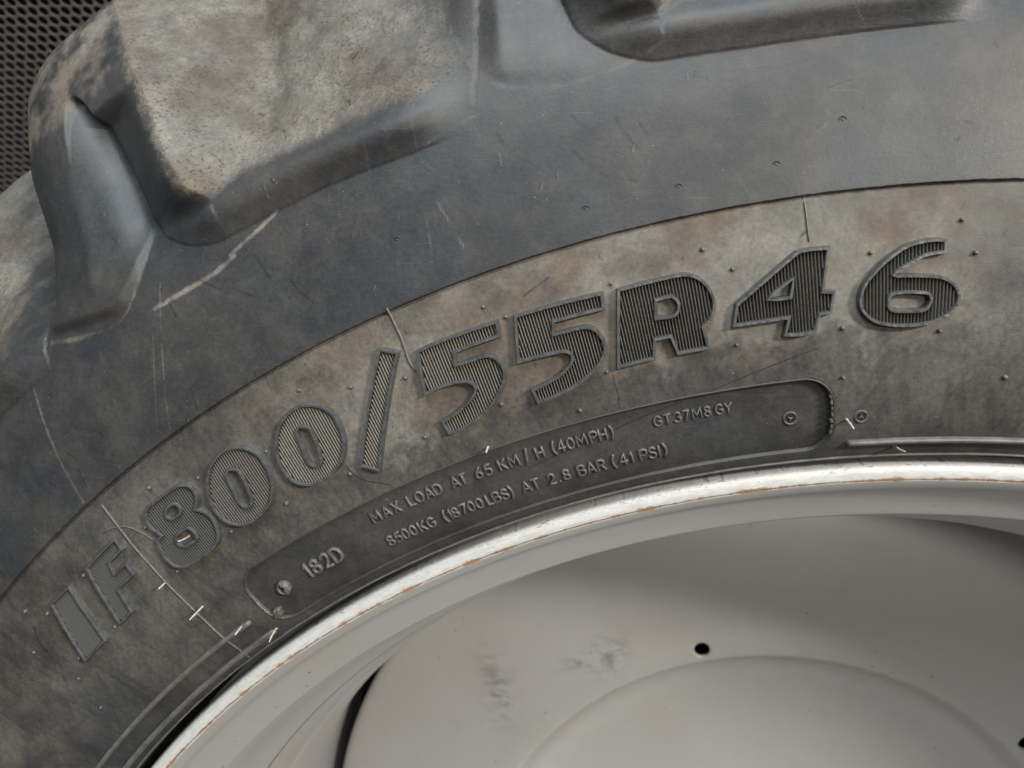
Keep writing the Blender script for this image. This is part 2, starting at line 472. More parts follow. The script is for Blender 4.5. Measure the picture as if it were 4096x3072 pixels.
G['8a'] = [(-37.24,715.9),(-36.97,716.5),(-36.73,715.5),(-36.69,713.1),(-36.78,711.3),(-37.17,710.9),(-37.35,711.8),(-37.40,714.0)]
G['8b'] = [(-37.62,701.0),(-37.06,701.1),(-36.89,699.4),(-36.88,695.8),(-36.99,694.0),(-37.44,694.4),(-37.67,694.6),(-37.82,696.7),(-37.76,699.5)]
G['0'] = [(-32.55,722.4),(-32.14,718.5),(-31.88,712.9),(-31.84,705.6),(-31.97,698.4),(-32.24,692.5),(-32.65,687.5),(-33.21,684.7),(-33.84,683.5),(-34.46,684.5),(-34.92,687.8),(-35.21,692.7),(-35.30,699.0),(-35.22,705.9),(-34.98,712.0),(-34.63,717.7),(-34.13,722.3),(-33.57,724.6),(-33.04,724.8)]
G['0a'] = [(-33.72,712.9),(-33.54,714.0),(-33.33,713.1),(-33.19,711.0),(-33.20,707.4),(-33.31,700.4),(-33.45,694.8),(-33.60,692.8),(-33.79,692.9),(-33.91,694.4),(-33.96,697.2),(-33.86,703.8),(-33.76,710.9)]
G['0b'] = [(-29.68,713.6),(-29.47,714.5),(-29.34,713.2),(-29.26,709.9),(-29.33,704.8),(-29.46,697.7),(-29.56,693.9),(-29.74,693.3),(-29.94,694.2),(-30.05,696.3),(-29.94,703.5),(-29.81,710.6)]
G['/'] = [(-24.91,732.9),(-24.19,727.0),(-27.32,674.4),(-28.03,681.8)]
G['5'] = [(-23.49,724.2),(-22.86,724.5),(-22.06,724.5),(-19.96,724.0),(-20.06,715.9),(-21.05,716.0),(-22.01,715.9),(-22.14,710.7),(-21.54,710.2),(-21.14,710.3),(-20.77,709.5),(-20.52,707.2),(-20.36,703.2),(-20.35,698.8),(-20.49,694.4),(-20.75,690.6),(-21.12,686.7),(-21.57,683.0),(-22.10,680.2),(-22.73,678.2),(-23.28,677.6),(-23.67,678.3),(-23.74,686.1),(-23.07,687.6),(-22.42,690.3),(-21.98,693.3),(-21.83,695.7),(-21.86,698.0),(-22.05,699.9),(-22.42,701.2),(-22.90,701.8),(-23.44,701.9),(-23.96,701.2)]
G['5b'] = [(-19.28,723.6),(-17.59,723.2),(-15.74,722.3),(-15.83,714.1),(-17.83,714.6),(-17.96,709.6),(-17.29,709.3),(-16.68,708.7),(-16.39,706.5),(-16.19,702.2),(-16.12,697.8),(-16.21,693.4),(-16.53,688.7),(-17.00,684.9),(-17.61,681.5),(-18.38,679.2),(-19.04,678.3),(-19.52,678.1),(-19.59,686.0),(-18.93,687.3),(-18.29,689.3),(-17.77,692.8),(-17.60,695.4),(-17.62,697.3),(-17.79,698.8),(-18.16,699.5),(-18.80,700.0),(-19.78,700.6)]
G['R'] = [(-15.19,721.9),(-14.01,722.3),(-12.85,722.4),(-12.48,721.5),(-12.13,719.1),(-11.85,714.5),(-11.70,708.8),(-11.71,703.9),(-11.89,698.9),(-12.24,695.1),(-12.15,684.6),(-13.46,684.6),(-13.61,693.6),(-14.17,693.7),(-14.35,684.8),(-15.93,684.4)]
G['Ra'] = [(-13.82,712.1),(-13.27,712.3),(-13.12,709.9),(-13.13,706.9),(-13.33,704.2),(-13.94,704.6)]
G['4'] = [(-8.56,723.5),(-8.14,724.1),(-7.40,723.7),(-7.69,704.1),(-7.29,703.4),(-7.46,693.1),(-7.87,692.7),(-8.09,685.0),(-8.65,684.2),(-9.31,685.1),(-9.11,692.9),(-10.01,692.8),(-11.19,692.9),(-10.95,703.5),(-9.84,712.6)]
G['4a'] = [(-9.71,703.5),(-8.81,710.7),(-8.97,703.4)]
G['6'] = [(-3.41,722.5),(-3.42,716.7),(-4.10,715.6),(-4.53,713.1),(-4.96,710.1),(-5.18,708.3),(-4.52,707.9),(-3.74,706.9),(-3.34,705.3),(-3.02,702.0),(-2.87,698.0),(-2.89,694.0),(-3.09,690.1),(-3.43,686.8),(-3.79,685.0),(-4.46,684.0),(-5.20,684.5),(-5.84,686.6),(-6.21,690.1),(-6.43,694.5),(-6.44,699.7),(-6.28,705.2),(-5.96,710.0),(-5.48,715.7),(-4.87,720.7),(-4.31,722.7),(-3.77,723.3)]
G['6a'] = [(-5.34,696.2),(-5.17,699.2),(-4.15,698.7),(-3.96,696.9),(-3.98,694.6),(-4.22,691.9),(-5.21,692.6)]
MARK['t1'] = [(-28.86,651.1),(-28.26,650.8),(-27.72,651.2),(-26.89,651.8),(-26.43,652.0),(-25.91,651.7),(-25.45,651.7),(-24.52,651.8),(-24.11,652.5),(-23.30,652.5),(-22.82,652.3),(-22.09,652.4),(-21.54,652.2),(-20.91,652.4),(-20.27,652.4),(-19.59,652.3),(-19.24,652.5),(-18.80,652.1),(-18.28,651.8),(-17.72,651.7),(-17.30,651.5),(-16.89,651.4)]
MARK['t2'] = [(-28.93,635.2),(-28.48,635.2),(-28.06,635.4),(-27.62,635.9),(-27.09,636.2),(-26.60,635.8),(-25.81,635.8),(-25.49,635.7),(-25.25,635.7),(-24.81,636.1),(-24.38,635.8),(-23.95,635.6),(-23.40,635.4),(-23.04,635.8),(-22.59,635.8),(-22.27,635.8),(-21.49,635.8),(-21.02,635.9),(-20.21,635.7),(-19.85,634.3),(-19.48,635.5),(-18.73,635.7),(-18.26,635.7),(-17.78,635.3),(-17.17,635.5),(-16.72,635.3),(-16.35,634.8),(-15.77,635.0),(-15.35,634.7),(-15.04,635.1),(-14.77,635.6)]
MARK['t3'] = [(-33.64,643.5),(-33.10,642.9),(-32.43,642.5),(-31.77,642.9)]
MARK['t4'] = [(-14.81,652.1),(-14.38,652.2),(-13.93,652.6),(-13.57,652.0),(-13.08,651.8),(-12.63,651.4),(-12.12,651.5),(-11.73,652.2)]
MARK['nub'] = [(-20.36,732.2),(-19.64,723.9),(-15.37,724.9),(-26.76,720.6),(-24.41,713.6),(-21.05,683.2),(-16.38,683.7),(-24.74,681.2),(-28.74,679.8),(-17.92,668.0),(-10.86,719.7),(-11.09,683.8),(-7.01,685.4),(-3.43,680.9),(-7.03,661.3),(-0.75,658.5),(-11.82,731.3),(-5.95,718.7),(-2.34,716.2),(-2.85,730.7),(-28.90,731.5),(-31.63,712.3),(-35.15,720.4),(-37.47,732.0),(-32.16,682.5),(-38.88,716.0),(-43.22,719.5),(-46.29,719.8),(-47.15,730.7),(-43.95,685.4),(-46.92,687.9),(-47.95,680.0),(-48.57,710.8),(-48.58,658.5),(-35.41,685.7),(-39.11,685.6)]
MARK['ring'] = [(-22.64,778.3),(-15.61,762.0),(-12.27,761.4),(-8.91,763.3),(-6.63,778.9)]
MARK['hair'] = [(-40.06,684.8),(-39.49,660.6),(-38.53,637.6),(-37.45,623.6),(-37.35,697.3),(-22.35,664.0),(-6.86,639.4),(-4.69,622.9)]
MARK['screw'] = [(-35.24,642.0),(-9.15,641.8),(-6.26,640.5)]
MARK['A'] = [(-40.01,746.8),(-40.02,741.6),(-40.02,726.4),(-40.02,712.1),(-39.99,685.2),(-39.96,660.2)]
MARK['A2'] = [(-39.98,639.2),(-39.95,626.8),(-40.22,614.9)]
MARK['B'] = [(-23.98,749.1),(-23.92,732.8),(-24.00,720.5),(-23.91,715.0)]
MARK['C'] = [(-8.09,747.0),(-8.05,727.3)]
MARK['arc'] = [(-40.86,730.0),(-40.39,728.4),(-39.77,724.6),(-39.46,720.3),(-39.17,714.0),(-39.01,708.7)]
MARK['arc2'] = [(-28.71,685.0),(-28.59,678.0),(-28.27,672.7),(-27.26,664.5)]
MARK['cut'] = [(-20.99,645.5),(-18.57,649.3),(-16.74,652.9),(-14.70,657.5),(-13.32,661.2),(-13.58,659.7),(-12.43,662.7),(-10.28,669.5),(-7.99,676.6)]
STREAKS = [(2.2,0.8,[(-39.71,819.4),(-39.91,807.7),(-40.19,792.3),(-40.47,773.3),(-40.64,750.1)]),
  (1.4,0.5,[(-32.26,819.4),(-33.43,789.0),(-34.34,767.3),(-34.96,750.6)]),
  (1.4,0.35,[(-33.28,803.2),(-34.35,779.1),(-35.56,753.3)]),
  (1.3,0.25,[(-36.53,784.5),(-36.75,772.3),(-36.84,760.8)]),
  (1.3,0.2,[(-41.30,796.8),(-41.88,777.1)]),
  (1.5,0.35,[(-43.95,773.3),(-43.63,758.6),(-43.22,748.3)]),
  (1.2,0.3,[(-45.19,769.8),(-46.00,758.2)]),
  (4,0.95,[(-32.93,809.7),(-31.60,808.3),(-29.92,807.3),(-28.93,809.8)]),
  (3,0.9,[(-29.03,811.3),(-27.43,815.7),(-26.64,818.8)]),
  (4,0.75,[(-37.99,833.6),(-36.96,825.8),(-35.89,819.9)]),
  (2.5,0.55,[(-35.89,819.9),(-34.55,815.9),(-33.50,823.1),(-32.43,837.9)]),
  (1.6,0.5,[(-22.34,833.2),(-22.65,820.8),(-22.91,809.1)]),
  (2,0.7,[(-20.45,836.7),(-20.64,828.7),(-20.84,815.9)]),
  (2,0.6,[(-20.85,815.1),(-19.56,819.4),(-18.54,821.2)]),
  (1.4,0.35,[(-20.84,810.2),(-20.51,803.6),(-20.07,796.5)]),
  (1.4,0.5,[(-20.75,788.9),(-20.50,774.1),(-20.26,759.5)]),
  (1.5,0.4,[(-21.22,792.1),(-21.35,780.0),(-21.55,765.7)]),
  (1.5,0.7,[(-18.11,799.4),(-18.09,795.1)]),
  (5,0.65,[(-18.52,828.3),(-17.94,855.0),(-17.51,879.2)]),
  (3.5,0.3,[(-18.84,878.5),(-18.33,848.7),(-17.91,836.5),(-17.11,828.3),(-15.57,821.8),(-14.51,821.1),(-13.01,823.5),(-11.75,829.4)]),
  (3,0.2,[(-16.19,827.1),(-15.31,831.6),(-14.68,834.3),(-15.85,838.1),(-16.64,839.6)]),
  (1.6,0.45,[(-4.46,776.3),(-4.41,767.5),(-4.25,750.4)]),
  (1.8,0.45,[(-2.37,767.7),(-2.49,762.4)]),
  (2,0.4,[(-2.17,759.5),(-2.24,757.6)]),
  (1.5,0.35,[(-10.66,775.9),(-10.32,763.7),(-9.88,751.0)]),
  (2,0.35,[(-1.43,753.2),(-1.38,748.5)])]
SCORES = [[(-15.35,806.3),(-15.06,800.6),(-14.80,796.6)],
  [(-13.94,800.0),(-13.70,791.1),(-13.34,782.5)],
  [(-15.58,790.0),(-15.17,781.7),(-14.64,773.8)],
  [(-13.17,794.4),(-12.99,788.6)],
  [(-17.96,809.6),(-17.84,802.8)],
  [(-17.56,799.9),(-17.53,798.3)],
  [(-21.32,799.1),(-21.33,796.3)],
  [(-13.92,770.2),(-13.67,768.6)],
  [(-11.06,811.8),(-11.17,809.3)],
  [(-28.10,803.8),(-27.89,789.5)],
  [(-30.68,809.9),(-29.97,797.6)],
  [(-29.46,795.2),(-28.89,786.6)],
  [(-27.15,784.1),(-26.97,775.1),(-26.56,766.5)],
  [(-39.89,777.0),(-39.65,771.0)],
  [(-32.26,808.0),(-32.20,799.1)],
  [(-47.51,720.5),(-47.96,711.0),(-47.97,704.7)],
  [(-17.60,735.9),(-18.72,730.9)],
  [(-16.19,681.5),(-16.18,670.8),(-16.25,664.4)]]

# ------------------------------------------------------------------ the wheel
wheel = tag(empty('tractor_wheel', (0, 0, HUB)), 'big tractor wheel with worn black lugged tyre on a silver grey dished rim', 'wheel')
wheel.rotation_euler = (math.pi / 2, 0, 0)

# plate outline (recessed load plate)
PT0, PT1, PRA, PRB = -36.98, -7.43, .6237, .6617
PRM = (PRA + PRB) / 2; PH = (PRB - PRA) / 2
PTM = (PT0 + PT1) / 2; PA = (PT1 - PT0) / 2 * D2R * PRM
def plate_loop(off, n=64):
    a = PA - off; b = PH - off; R = max(.0135 - off, .0004); R = min(R, b)
    pts = []
    for cx, cy, a0 in ((a - R, b - R, 0), (-(a - R), b - R, 90), (-(a - R), -(b - R), 180), (a - R, -(b - R), 270)):
        for i in range(13):
            g = (a0 + i * 7.5) * D2R
            pts.append((cx + R * math.cos(g), cy + R * math.sin(g)))
        if a0 in (0, 180):
            sgn = 1 if a0 == 0 else -1
            for i in range(1, n):
                pts.append((sgn * (a - R) * (1 - 2 * i / n), sgn * b))
        else:
            x = -a if a0 == 90 else a
            for i in range(1, 4):
                s = (b - R) * (1 - 2 * i / 4); pts.append((x, s if a0 == 90 else -s))
    return pts
def plate_sdf(T, r):
    x = np.abs((T - PTM) * D2R * PRM) - (PA - .0135); y = np.abs(r - PRM) - (PH - .0135)
    return np.hypot(np.maximum(x, 0), np.maximum(y, 0)) + np.minimum(np.maximum(x, y), 0) - .0135
def plate_depth(T):
    return .0017 + .0016 * float(sst(T, -22, -8))

# fine grid where the photograph looks, coarse ring for the rest
rows = [np.arange(.606, .6205, .0004), np.arange(.6205, .7465, .0008), np.arange(.7465, .7491, .0002), np.arange(.7491, .80, .0009), np.arange(.80, .93, .00075), np.arange(.93, 1.0, .0012), np.arange(1.0, 1.021, .0012)]
RR = np.concatenate(rows + [np.array([1.0215, 1.0218])])
TT = np.arange(-53.0, 5.01, .062)
def smooth_prof(pts, step=.0015, corner=()):
    out = []
    k = len(pts); P_ = [np.array(p) for p in pts]
    for i in range(k - 1):
        p1, p2 = P_[i], P_[i+1]
        p0 = P_[i-1] if i > 0 and i not in corner else p1 - (p2 - p1)
        p3 = P_[i+2] if i < k - 2 and (i + 1) not in corner else p2 + (p2 - p1)
        q = max(2, int(np.linalg.norm(p2 - p1) / step))
        for j in range(q):
            t = j / q; out.append(tuple(.5*((2*p1)+(-p0+p2)*t+(2*p0-5*p1+4*p2-p3)*t*t+(-p0+3*p1-3*p2+p3)*t**3)))
    return out + [tuple(P_[-1])]
def seg_dist(T, r, poly):
    """distance in metres from a polyline on the surface, and position along it"""
    x = T * D2R * .75; y = r
    best = np.full(T.shape, 9.0)
    for (a, b), (c, d) in zip(poly[:-1], poly[1:]):
        x0, y0, x1, y1 = a * D2R * .75, b / 1000, c * D2R * .75, d / 1000
        dx, dy = x1 - x0, y1 - y0
        t = np.clip(((x - x0) * dx + (y - y0) * dy) / (dx*dx + dy*dy + 1e-12), 0, 1)
        best = np.minimum(best, np.hypot(x - x0 - t * dx, y - y0 - t * dy))
    return best
def paint_line(T, r, arr, poly, half, amt, seed, dash=.5):
    poly = smooth_prof([(a * 10, b) for a, b in poly], 30) if len(poly) > 2 else [(a * 10, b) for a, b in poly]
    poly = [(a / 10, b) for a, b in poly]
    ts = [p[0] for p in poly]; rs = [p[1] / 1000 for p in poly]
    i0, i1 = np.searchsorted(T[:, 0], [min(ts) - .4, max(ts) + .4]); j0, j1 = np.searchsorted(r[0], [min(rs) - .005, max(rs) + .005])
    if i1 <= i0 or j1 <= j0: return
    m = (slice(i0, i1), slice(j0, j1))
    d = seg_dist(T[m], r[m], poly)
    n = fbm(T[m] * 2.5, r[m] * 190, seed, 4)
    v = amt * (1 - sst(d, half * (.25 + .6 * n), half * (1.0 + 1.2 * n))) * (1 - dash + dash * sst(n, .36, .58))
    arr[m] = np.maximum(arr[m], v)

def build_grid(TT, RR, detail):
    T, r = np.meshgrid(TT, RR, indexing='ij')
    z, dust, grit, sec = height(T, r)
    n1 = fbm(T * .9, r * 70, 41, 5); n2 = fbm(T * 3.0, r * 200, 44, 4)
    # lettering band: brown soil film, worn dark towards the bead
    band = (r < R_SEAM)
    tan_ = sst(T, -34, -26) * (1 - sst(T, -5, 1))
    edge = .676 + (n1 - .5) * .045 + (n2 - .5) * .016
    db = .20 + .16 * (n1 - .4) + tan_ * .62 * sst(r, edge, edge + .012) * (.55 + .8 * (n1 - .3)) - .04 * sst(-T, 38, 48)
    db = db + .22 * (1 - sst(np.abs(r - .7), .015, .045)) * (1 - tan_) * (n1 - .2)
    db = db - .08 * sst(fbm(T * 4.0 + r * 55, r * 42, 61, 4), .53, .68) - .06 * sst(fbm(T * 5 - r * 260, r * 60 + T * .8, 66, 3), .58, .72)
    db = db * (1 - .45 * (1 - sst(r, .62, .64)))
    dust = np.where(band, np.clip(db, .02, .8), dust)
    ob = (r >= R_SEAM) & (sec < 0)
    dust = np.where(ob, .035 + .10 * np.clip(n1 - .45, 0, 1) + .25 * np.clip(n2 - .66, 0, 1) + .12 * sst(T, -12, 0) * (1 - sst(r, .80, .82)) , dust)
    dark = np.zeros_like(z)
    if detail:
        for i, (w, a, poly) in enumerate(STREAKS):
            paint_line(T, r, dust, poly, w * .00027, min(1, a * (.62 if w < 3 else (.42 if w == 5 else .75))), 50 + i, .75 if a < .7 else .5)
        for i, poly in enumerate(SCORES):
            paint_line(T, r, dark, poly, .00045, .75, 90 + i, .3)
        # shade between ribs painted dark inside the moulded letters, soil gathered round their feet
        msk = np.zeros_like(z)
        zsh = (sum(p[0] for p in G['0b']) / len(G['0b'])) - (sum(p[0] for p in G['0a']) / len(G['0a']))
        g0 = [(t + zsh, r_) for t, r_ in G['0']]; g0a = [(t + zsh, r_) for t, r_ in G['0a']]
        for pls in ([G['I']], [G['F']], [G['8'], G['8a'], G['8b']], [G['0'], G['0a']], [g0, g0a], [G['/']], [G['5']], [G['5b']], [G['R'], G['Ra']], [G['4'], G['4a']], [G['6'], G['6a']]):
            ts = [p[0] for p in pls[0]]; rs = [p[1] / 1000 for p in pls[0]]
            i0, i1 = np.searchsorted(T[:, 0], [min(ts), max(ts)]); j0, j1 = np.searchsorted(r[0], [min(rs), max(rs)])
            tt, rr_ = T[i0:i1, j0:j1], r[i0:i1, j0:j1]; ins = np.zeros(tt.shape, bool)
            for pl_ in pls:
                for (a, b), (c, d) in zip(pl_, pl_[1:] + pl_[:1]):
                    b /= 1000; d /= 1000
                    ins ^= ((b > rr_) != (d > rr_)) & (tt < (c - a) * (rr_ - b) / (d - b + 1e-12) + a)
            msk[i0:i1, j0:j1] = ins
        bl = msk.copy()
        for _ in range(2):
            for ax in (0, 1):
                c_ = np.cumsum(bl, axis=ax); bl = (np.roll(c_, -3, ax) - np.roll(c_, 4, ax)) / 7.0
        bl = np.clip(bl, 0, 1)
        dust = dust + .30 * bl * (1 - msk) * (.4 + n2) * (r < R_SEAM - .004)
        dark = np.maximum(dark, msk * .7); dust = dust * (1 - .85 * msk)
        # nicks and short scores all over, each with a paler torn edge
        rg = random.Random(21)
        for i in range(150):
            t0 = rg.uniform(-52, 4); r0 = rg.uniform(.685, .90) if i % 3 else rg.uniform(.75, .86)
            a = rg.uniform(.6, 2.4) if rg.random() < .7 else rg.uniform(0, 6.3)
            L_ = rg.uniform(.0012, .004) if i % 9 else rg.uniform(.006, .016)
            dx, dy = L_ * math.cos(a), L_ * math.sin(a)
            pl_ = [(t0, r0 * 1000), (t0 + dx / .75 / D2R, (r0 - dy) * 1000)]
            paint_line(T, r, dark, pl_, rg.uniform(.00022, .00042), rg.uniform(.4, .95), 130 + i % 40, .3)
            paint_line(T, r, dust, [(a_ + .0008 / .75 / D2R, b_ - .5) for a_, b_ in pl_], .0003, rg.uniform(.1, .45), 170 + i % 40, .4)
        s = plate_sdf(T, r)
        z = np.where(s < 0.0004, z - .007, z)
    ang = T * D2R
    X = np.stack([r * np.sin(ang), r * np.cos(ang), z], -1)
    X[:, -1, 2] = -.75; X[:, -2, 2] = np.minimum(X[:, -2, 2], -.20)
    # analytic-like normals from the grid
    gu = np.gradient(X, axis=0); gv = np.gradient(X, axis=1)
    nn = np.cross(gv, gu); nn /= (np.linalg.norm(nn, axis=-1, keepdims=True) + 1e-12)
    nn[nn[..., 2] < 0] *= -1
    return X, nn, dust, grit, dark, sec

def grid_faces(n, m):
    i, j = np.meshgrid(np.arange(n - 1), np.arange(m - 1), indexing='ij')
    a = i * m + j
    return np.stack([a, a + m, a + m + 1, a + 1], -1).reshape(-1, 4)

X, NN, dust, grit, dark, sec = build_grid(TT, RR, True)
n, m = X.shape[:2]
F = grid_faces(n, m)
secf = sec.reshape(-1)[F[:, 0]]
cg = np.concatenate([np.arange(5.01 - .01 * 0, 5.02, 1), np.arange(5.6, 306.8, .6), [307.0]])
cg[0] = TT[-1]; cg[-1] = TT[0] + 360
RC = np.unique(np.concatenate([RR[::6], RR[-3:], [.606]]))
X2, NN2, d2, g2, k2, s2 = build_grid(cg, RC, False)
F2 = grid_faces(*X2.shape[:2])
fl = lambda a: a.reshape(-1, a.shape[-1]) if a.ndim == 3 else a.reshape(-1)
def sub(name, fmask, extra=False, parent=None):
    f = F[fmask]; used, inv = np.unique(f, return_inverse=True)
    V = fl(X)[used]; nv = fl(NN)[used]; f = inv.reshape(f.shape)
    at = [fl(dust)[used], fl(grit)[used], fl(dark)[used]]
    if extra:
        k = len(V)
        V = np.concatenate([V, fl(X2)]); nv = np.concatenate([nv, fl(NN2)]); f = np.concatenate([f, F2 + k])
        at = [np.concatenate([a, fl(b)]) for a, b in zip(at, (d2, g2, k2))]
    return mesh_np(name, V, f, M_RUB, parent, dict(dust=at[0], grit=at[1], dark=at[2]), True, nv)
lug_ids = [k for k in sorted(set(secf.tolist())) if k in (1, 2, 3)]
isl = np.isin(secf, lug_ids)
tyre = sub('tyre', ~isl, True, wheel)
for k in lug_ids:
    o = sub('tread_lug', secf == k, False, wheel)
    if k == 2: tag(o, 'complete dusty tread lug with the hollow in its end')

# ------------------------------------------------------------------ raised size lettering
def catmull(pts, corners, step=.0007):
    """pts local metres; corner flags; returns a dense closed polygon"""
    k = len(pts); out = []
    P_ = [np.array(p) for p in pts]
    for i in range(k):
        p0, p1, p2, p3 = P_[i-1], P_[i], P_[(i+1) % k], P_[(i+2) % k]
        if corners[i]: p0 = p1 - (p2 - p1)
        if corners[(i+1) % k]: p3 = p2 + (p2 - p1)
        straight = corners[i] and corners[(i+1) % k]
        L = np.linalg.norm(p2 - p1); q = max(1, int(L / (step * (4 if straight else 1))))
        for j in range(q):
            t = j / q
            if straight: v = p1 + (p2 - p1) * t
            else: v = .5 * ((2*p1) + (-p0 + p2)*t + (2*p0 - 5*p1 + 4*p2 - p3)*t*t + (-p0 + 3*p1 - 3*p2 + p3)*t**3)
            out.append(v)
    return np.array(out)
def area(P_): x, y = P_[:, 0], P_[:, 1]; return .5 * np.sum(x * np.roll(y, -1) - np.roll(x, -1) * y)
def offset(P_, d):
    """move a closed polygon inwards by d (outwards when negative)"""
    s = 1 if area(P_) > 0 else -1
    e = np.roll(P_, -1, 0) - P_; e /= (np.linalg.norm(e, axis=1, keepdims=True) + 1e-12)
    nr = np.stack([-e[:, 1], e[:, 0]], 1) * s
    npv = np.roll(nr, 1, 0); b = nr + npv; bl = np.sum(b * b, 1, keepdims=True)
    return P_ + d * b * 2 / np.maximum(bl, 1.1)
def auto_corners(pts, lim):
    k = len(pts); c = []
    for i in range(k):
        a = np.array(pts[i]) - np.array(pts[i-1]); b = np.array(pts[(i+1) % k]) - np.array(pts[i])
        ang = abs(math.degrees(math.atan2(a[0]*b[1]-a[1]*b[0], a @ b)))
        c.append(ang > lim)
    return c
LET_H = .0038
def big_letter(name, label, outline, holes, lim, hlim, wbar=.0015, dth=.1235, rib=True):
    Tc = sum(p[0] for p in outline) / len(outline); rc = .703
    loc = lambda pts: [((t - Tc) * D2R * rc, r / 1000 - rc) for t, r in pts]
    to3 = lambda x, y, h: P3(Tc + x / rc / D2R, rc + y, h)
    polys = []
    for i, pl in enumerate([outline] + holes):
        lp = loc(pl); polys.append(catmull(lp, auto_corners(lp, lim if i == 0 else hlim)))
    mb = MB(); inner = []
    for i, A in enumerate(polys):
        s = 1 if i == 0 else -1           # outline shrinks inwards, hole grows outwards
        loops = [(offset(A, -s * .00045), -.0006), (offset(A, -s * .0001), LET_H * .8), (offset(A, s * .00015), LET_H), (offset(A, s * (wbar - .0003)), LET_H * .99), (offset(A, s * wbar), LET_H * .8), (offset(A, s * (wbar + .00025)), -.0003)]
        rng = np.arange(len(A))
        rows_ = []
        for P_, h in loops:
            jit = 0
            rows_.append([to3(p[0], p[1], h + (.00022 * (vnoise(p[0] * 900, p[1] * 900, 6) - .5) if h > .001 else 0)) for p in P_])
        mb.grid(rows_, closed=True)
        inner.append(offset(A, s * (wbar + .0001)))
    o = mb.build(name, M_FRAME, wheel, smooth=False); tag(o, label)
    # ribs: fine ridges along the radius, clipped by the inner outlines
    if rib:
        rb = MB()
        x0 = polys[0][:, 0].min(); x1 = polys[0][:, 0].max(); dx = dth * D2R * rc
        for k in range(int((x1 - x0) / dx) + 1):
            xa = x0 + (k + .5) * dx; ys = []
            # follow the radius: constant theta is constant x here
            for P_ in inner:
                q = np.roll(P_, -1, 0)
                c = (P_[:, 0] > xa) != (q[:, 0] > xa)
                ys += list(P_[c, 1] + (xa - P_[c, 0]) / (q[c, 0] - P_[c, 0]) * (q[c, 1] - P_[c, 1]))
            ys.sort()
            for ya, yb in zip(ys[0::2], ys[1::2]):
                if yb - ya < .0008: continue
                ns = max(2, int((yb - ya) / .006) + 1); rws = []
                for i in range(ns):
                    y = ya + (yb - ya) * i / (ns - 1); sc = rc / (rc + y)
                    w = dx * .20; H = LET_H * .70
                    rws.append([to3(xa - w, y, -.0002), to3(xa - w * .62, y, H * .9), to3(xa + w * .30, y, H), to3(xa + w * .62, y, H * .85), to3(xa + w, y, -.0002)])
                st = len(rb.V); rb.grid(rws); b = len(rb.V)
                rb.F += [[st + 4, st + 3, st + 2, st + 1, st], [b - 5, b - 4, b - 3, b - 2, b - 1]]
        r_ = rb.build('rib_field', M_RIB, o, dict(dust=.08 + .60 * float(sst(Tc, -38, -26)) * (1 - .2 * float(sst(Tc, -13, -4)))), smooth=False); tag(r_, kind='stuff')
    return o
z0 = (sum(p[0] for p in G['0b']) / len(G['0b'])) - (sum(p[0] for p in G['0a']) / len(G['0a']))
sh = lambda pl, dt, dr=0: [(t + dt, r + dr) for t, r in pl]
big_letter('raised_letter', 'ribbed raised capital I at the left end of the size marking', G['I'], [], 20, 20)
big_letter('raised_letter', 'ribbed raised capital F beside the I', G['F'], [], 12, 20)
big_letter('raised_digit', 'ribbed raised digit 8', G['8'], [G['8a'], G['8b']], 58, 60)
big_letter('raised_digit', 'ribbed raised zero next to the 8', G['0'], [G['0a']], 60, 60)
big_letter('raised_digit', 'ribbed raised zero next to the slash', sh(G['0'], z0), [sh(G['0a'], z0)], 60, 60)
big_letter('raised_slash', 'ribbed raised slash between zero and five', G['/'], [], 20, 20)
big_letter('raised_digit', 'ribbed raised digit 5 next to the slash', G['5'], [], 46, 20)
big_letter('raised_digit', 'ribbed raised digit 5 next to the R', G['5b'], [], 46, 20)
big_letter('raised_letter', 'ribbed raised capital R', G['R'], [G['Ra']], 42, 52)
big_letter('raised_digit', 'ribbed raised digit 4', G['4'], [G['4a']], 14, 20)
big_letter('raised_digit', 'ribbed raised digit 6', G['6'], [G['6a']], 60, 70)

# ------------------------------------------------------------------ recessed load plate and its small lettering
def pl3(x, y, h):
    T = PTM + x / PRM / D2R
    return P3(T, PRM + y, h - plate_depth(T))
mb = MB(); lp = []
rowsp = []
for off, dz in ((-.0011, None), (-.0006, .0006), (.0000, .00045), (.0002, 0), (.0006, 0), (.002, 0), (.005, 0), (.009, 0), (.013, 0), (.017, 0), (.0188, 0)):
    pts = plate_loop(off)
    if dz is None: rowsp.append([P3(PTM + x / PRM / D2R, PRM + y, -.0002) for x, y in pts])
    elif dz: rowsp.append([P3(PTM + x / PRM / D2R, PRM + y, dz + .0002 * (vnoise(x * 700, y * 700, 3) - .5)) for x, y in pts])
    else: rowsp.append([pl3(x, y, 0) for x, y in pts])
mb.grid(rowsp, closed=True)
K = len(rowsp[0]); st = len(mb.V) - K
mb.F.append([st + i for i in range(K)])
plate = mb.build('load_plate', M_RUB, wheel, dict(dust=.10, grit=.0, dark=0.12))
tag(plate, 'sunken plate with the load and pressure text')

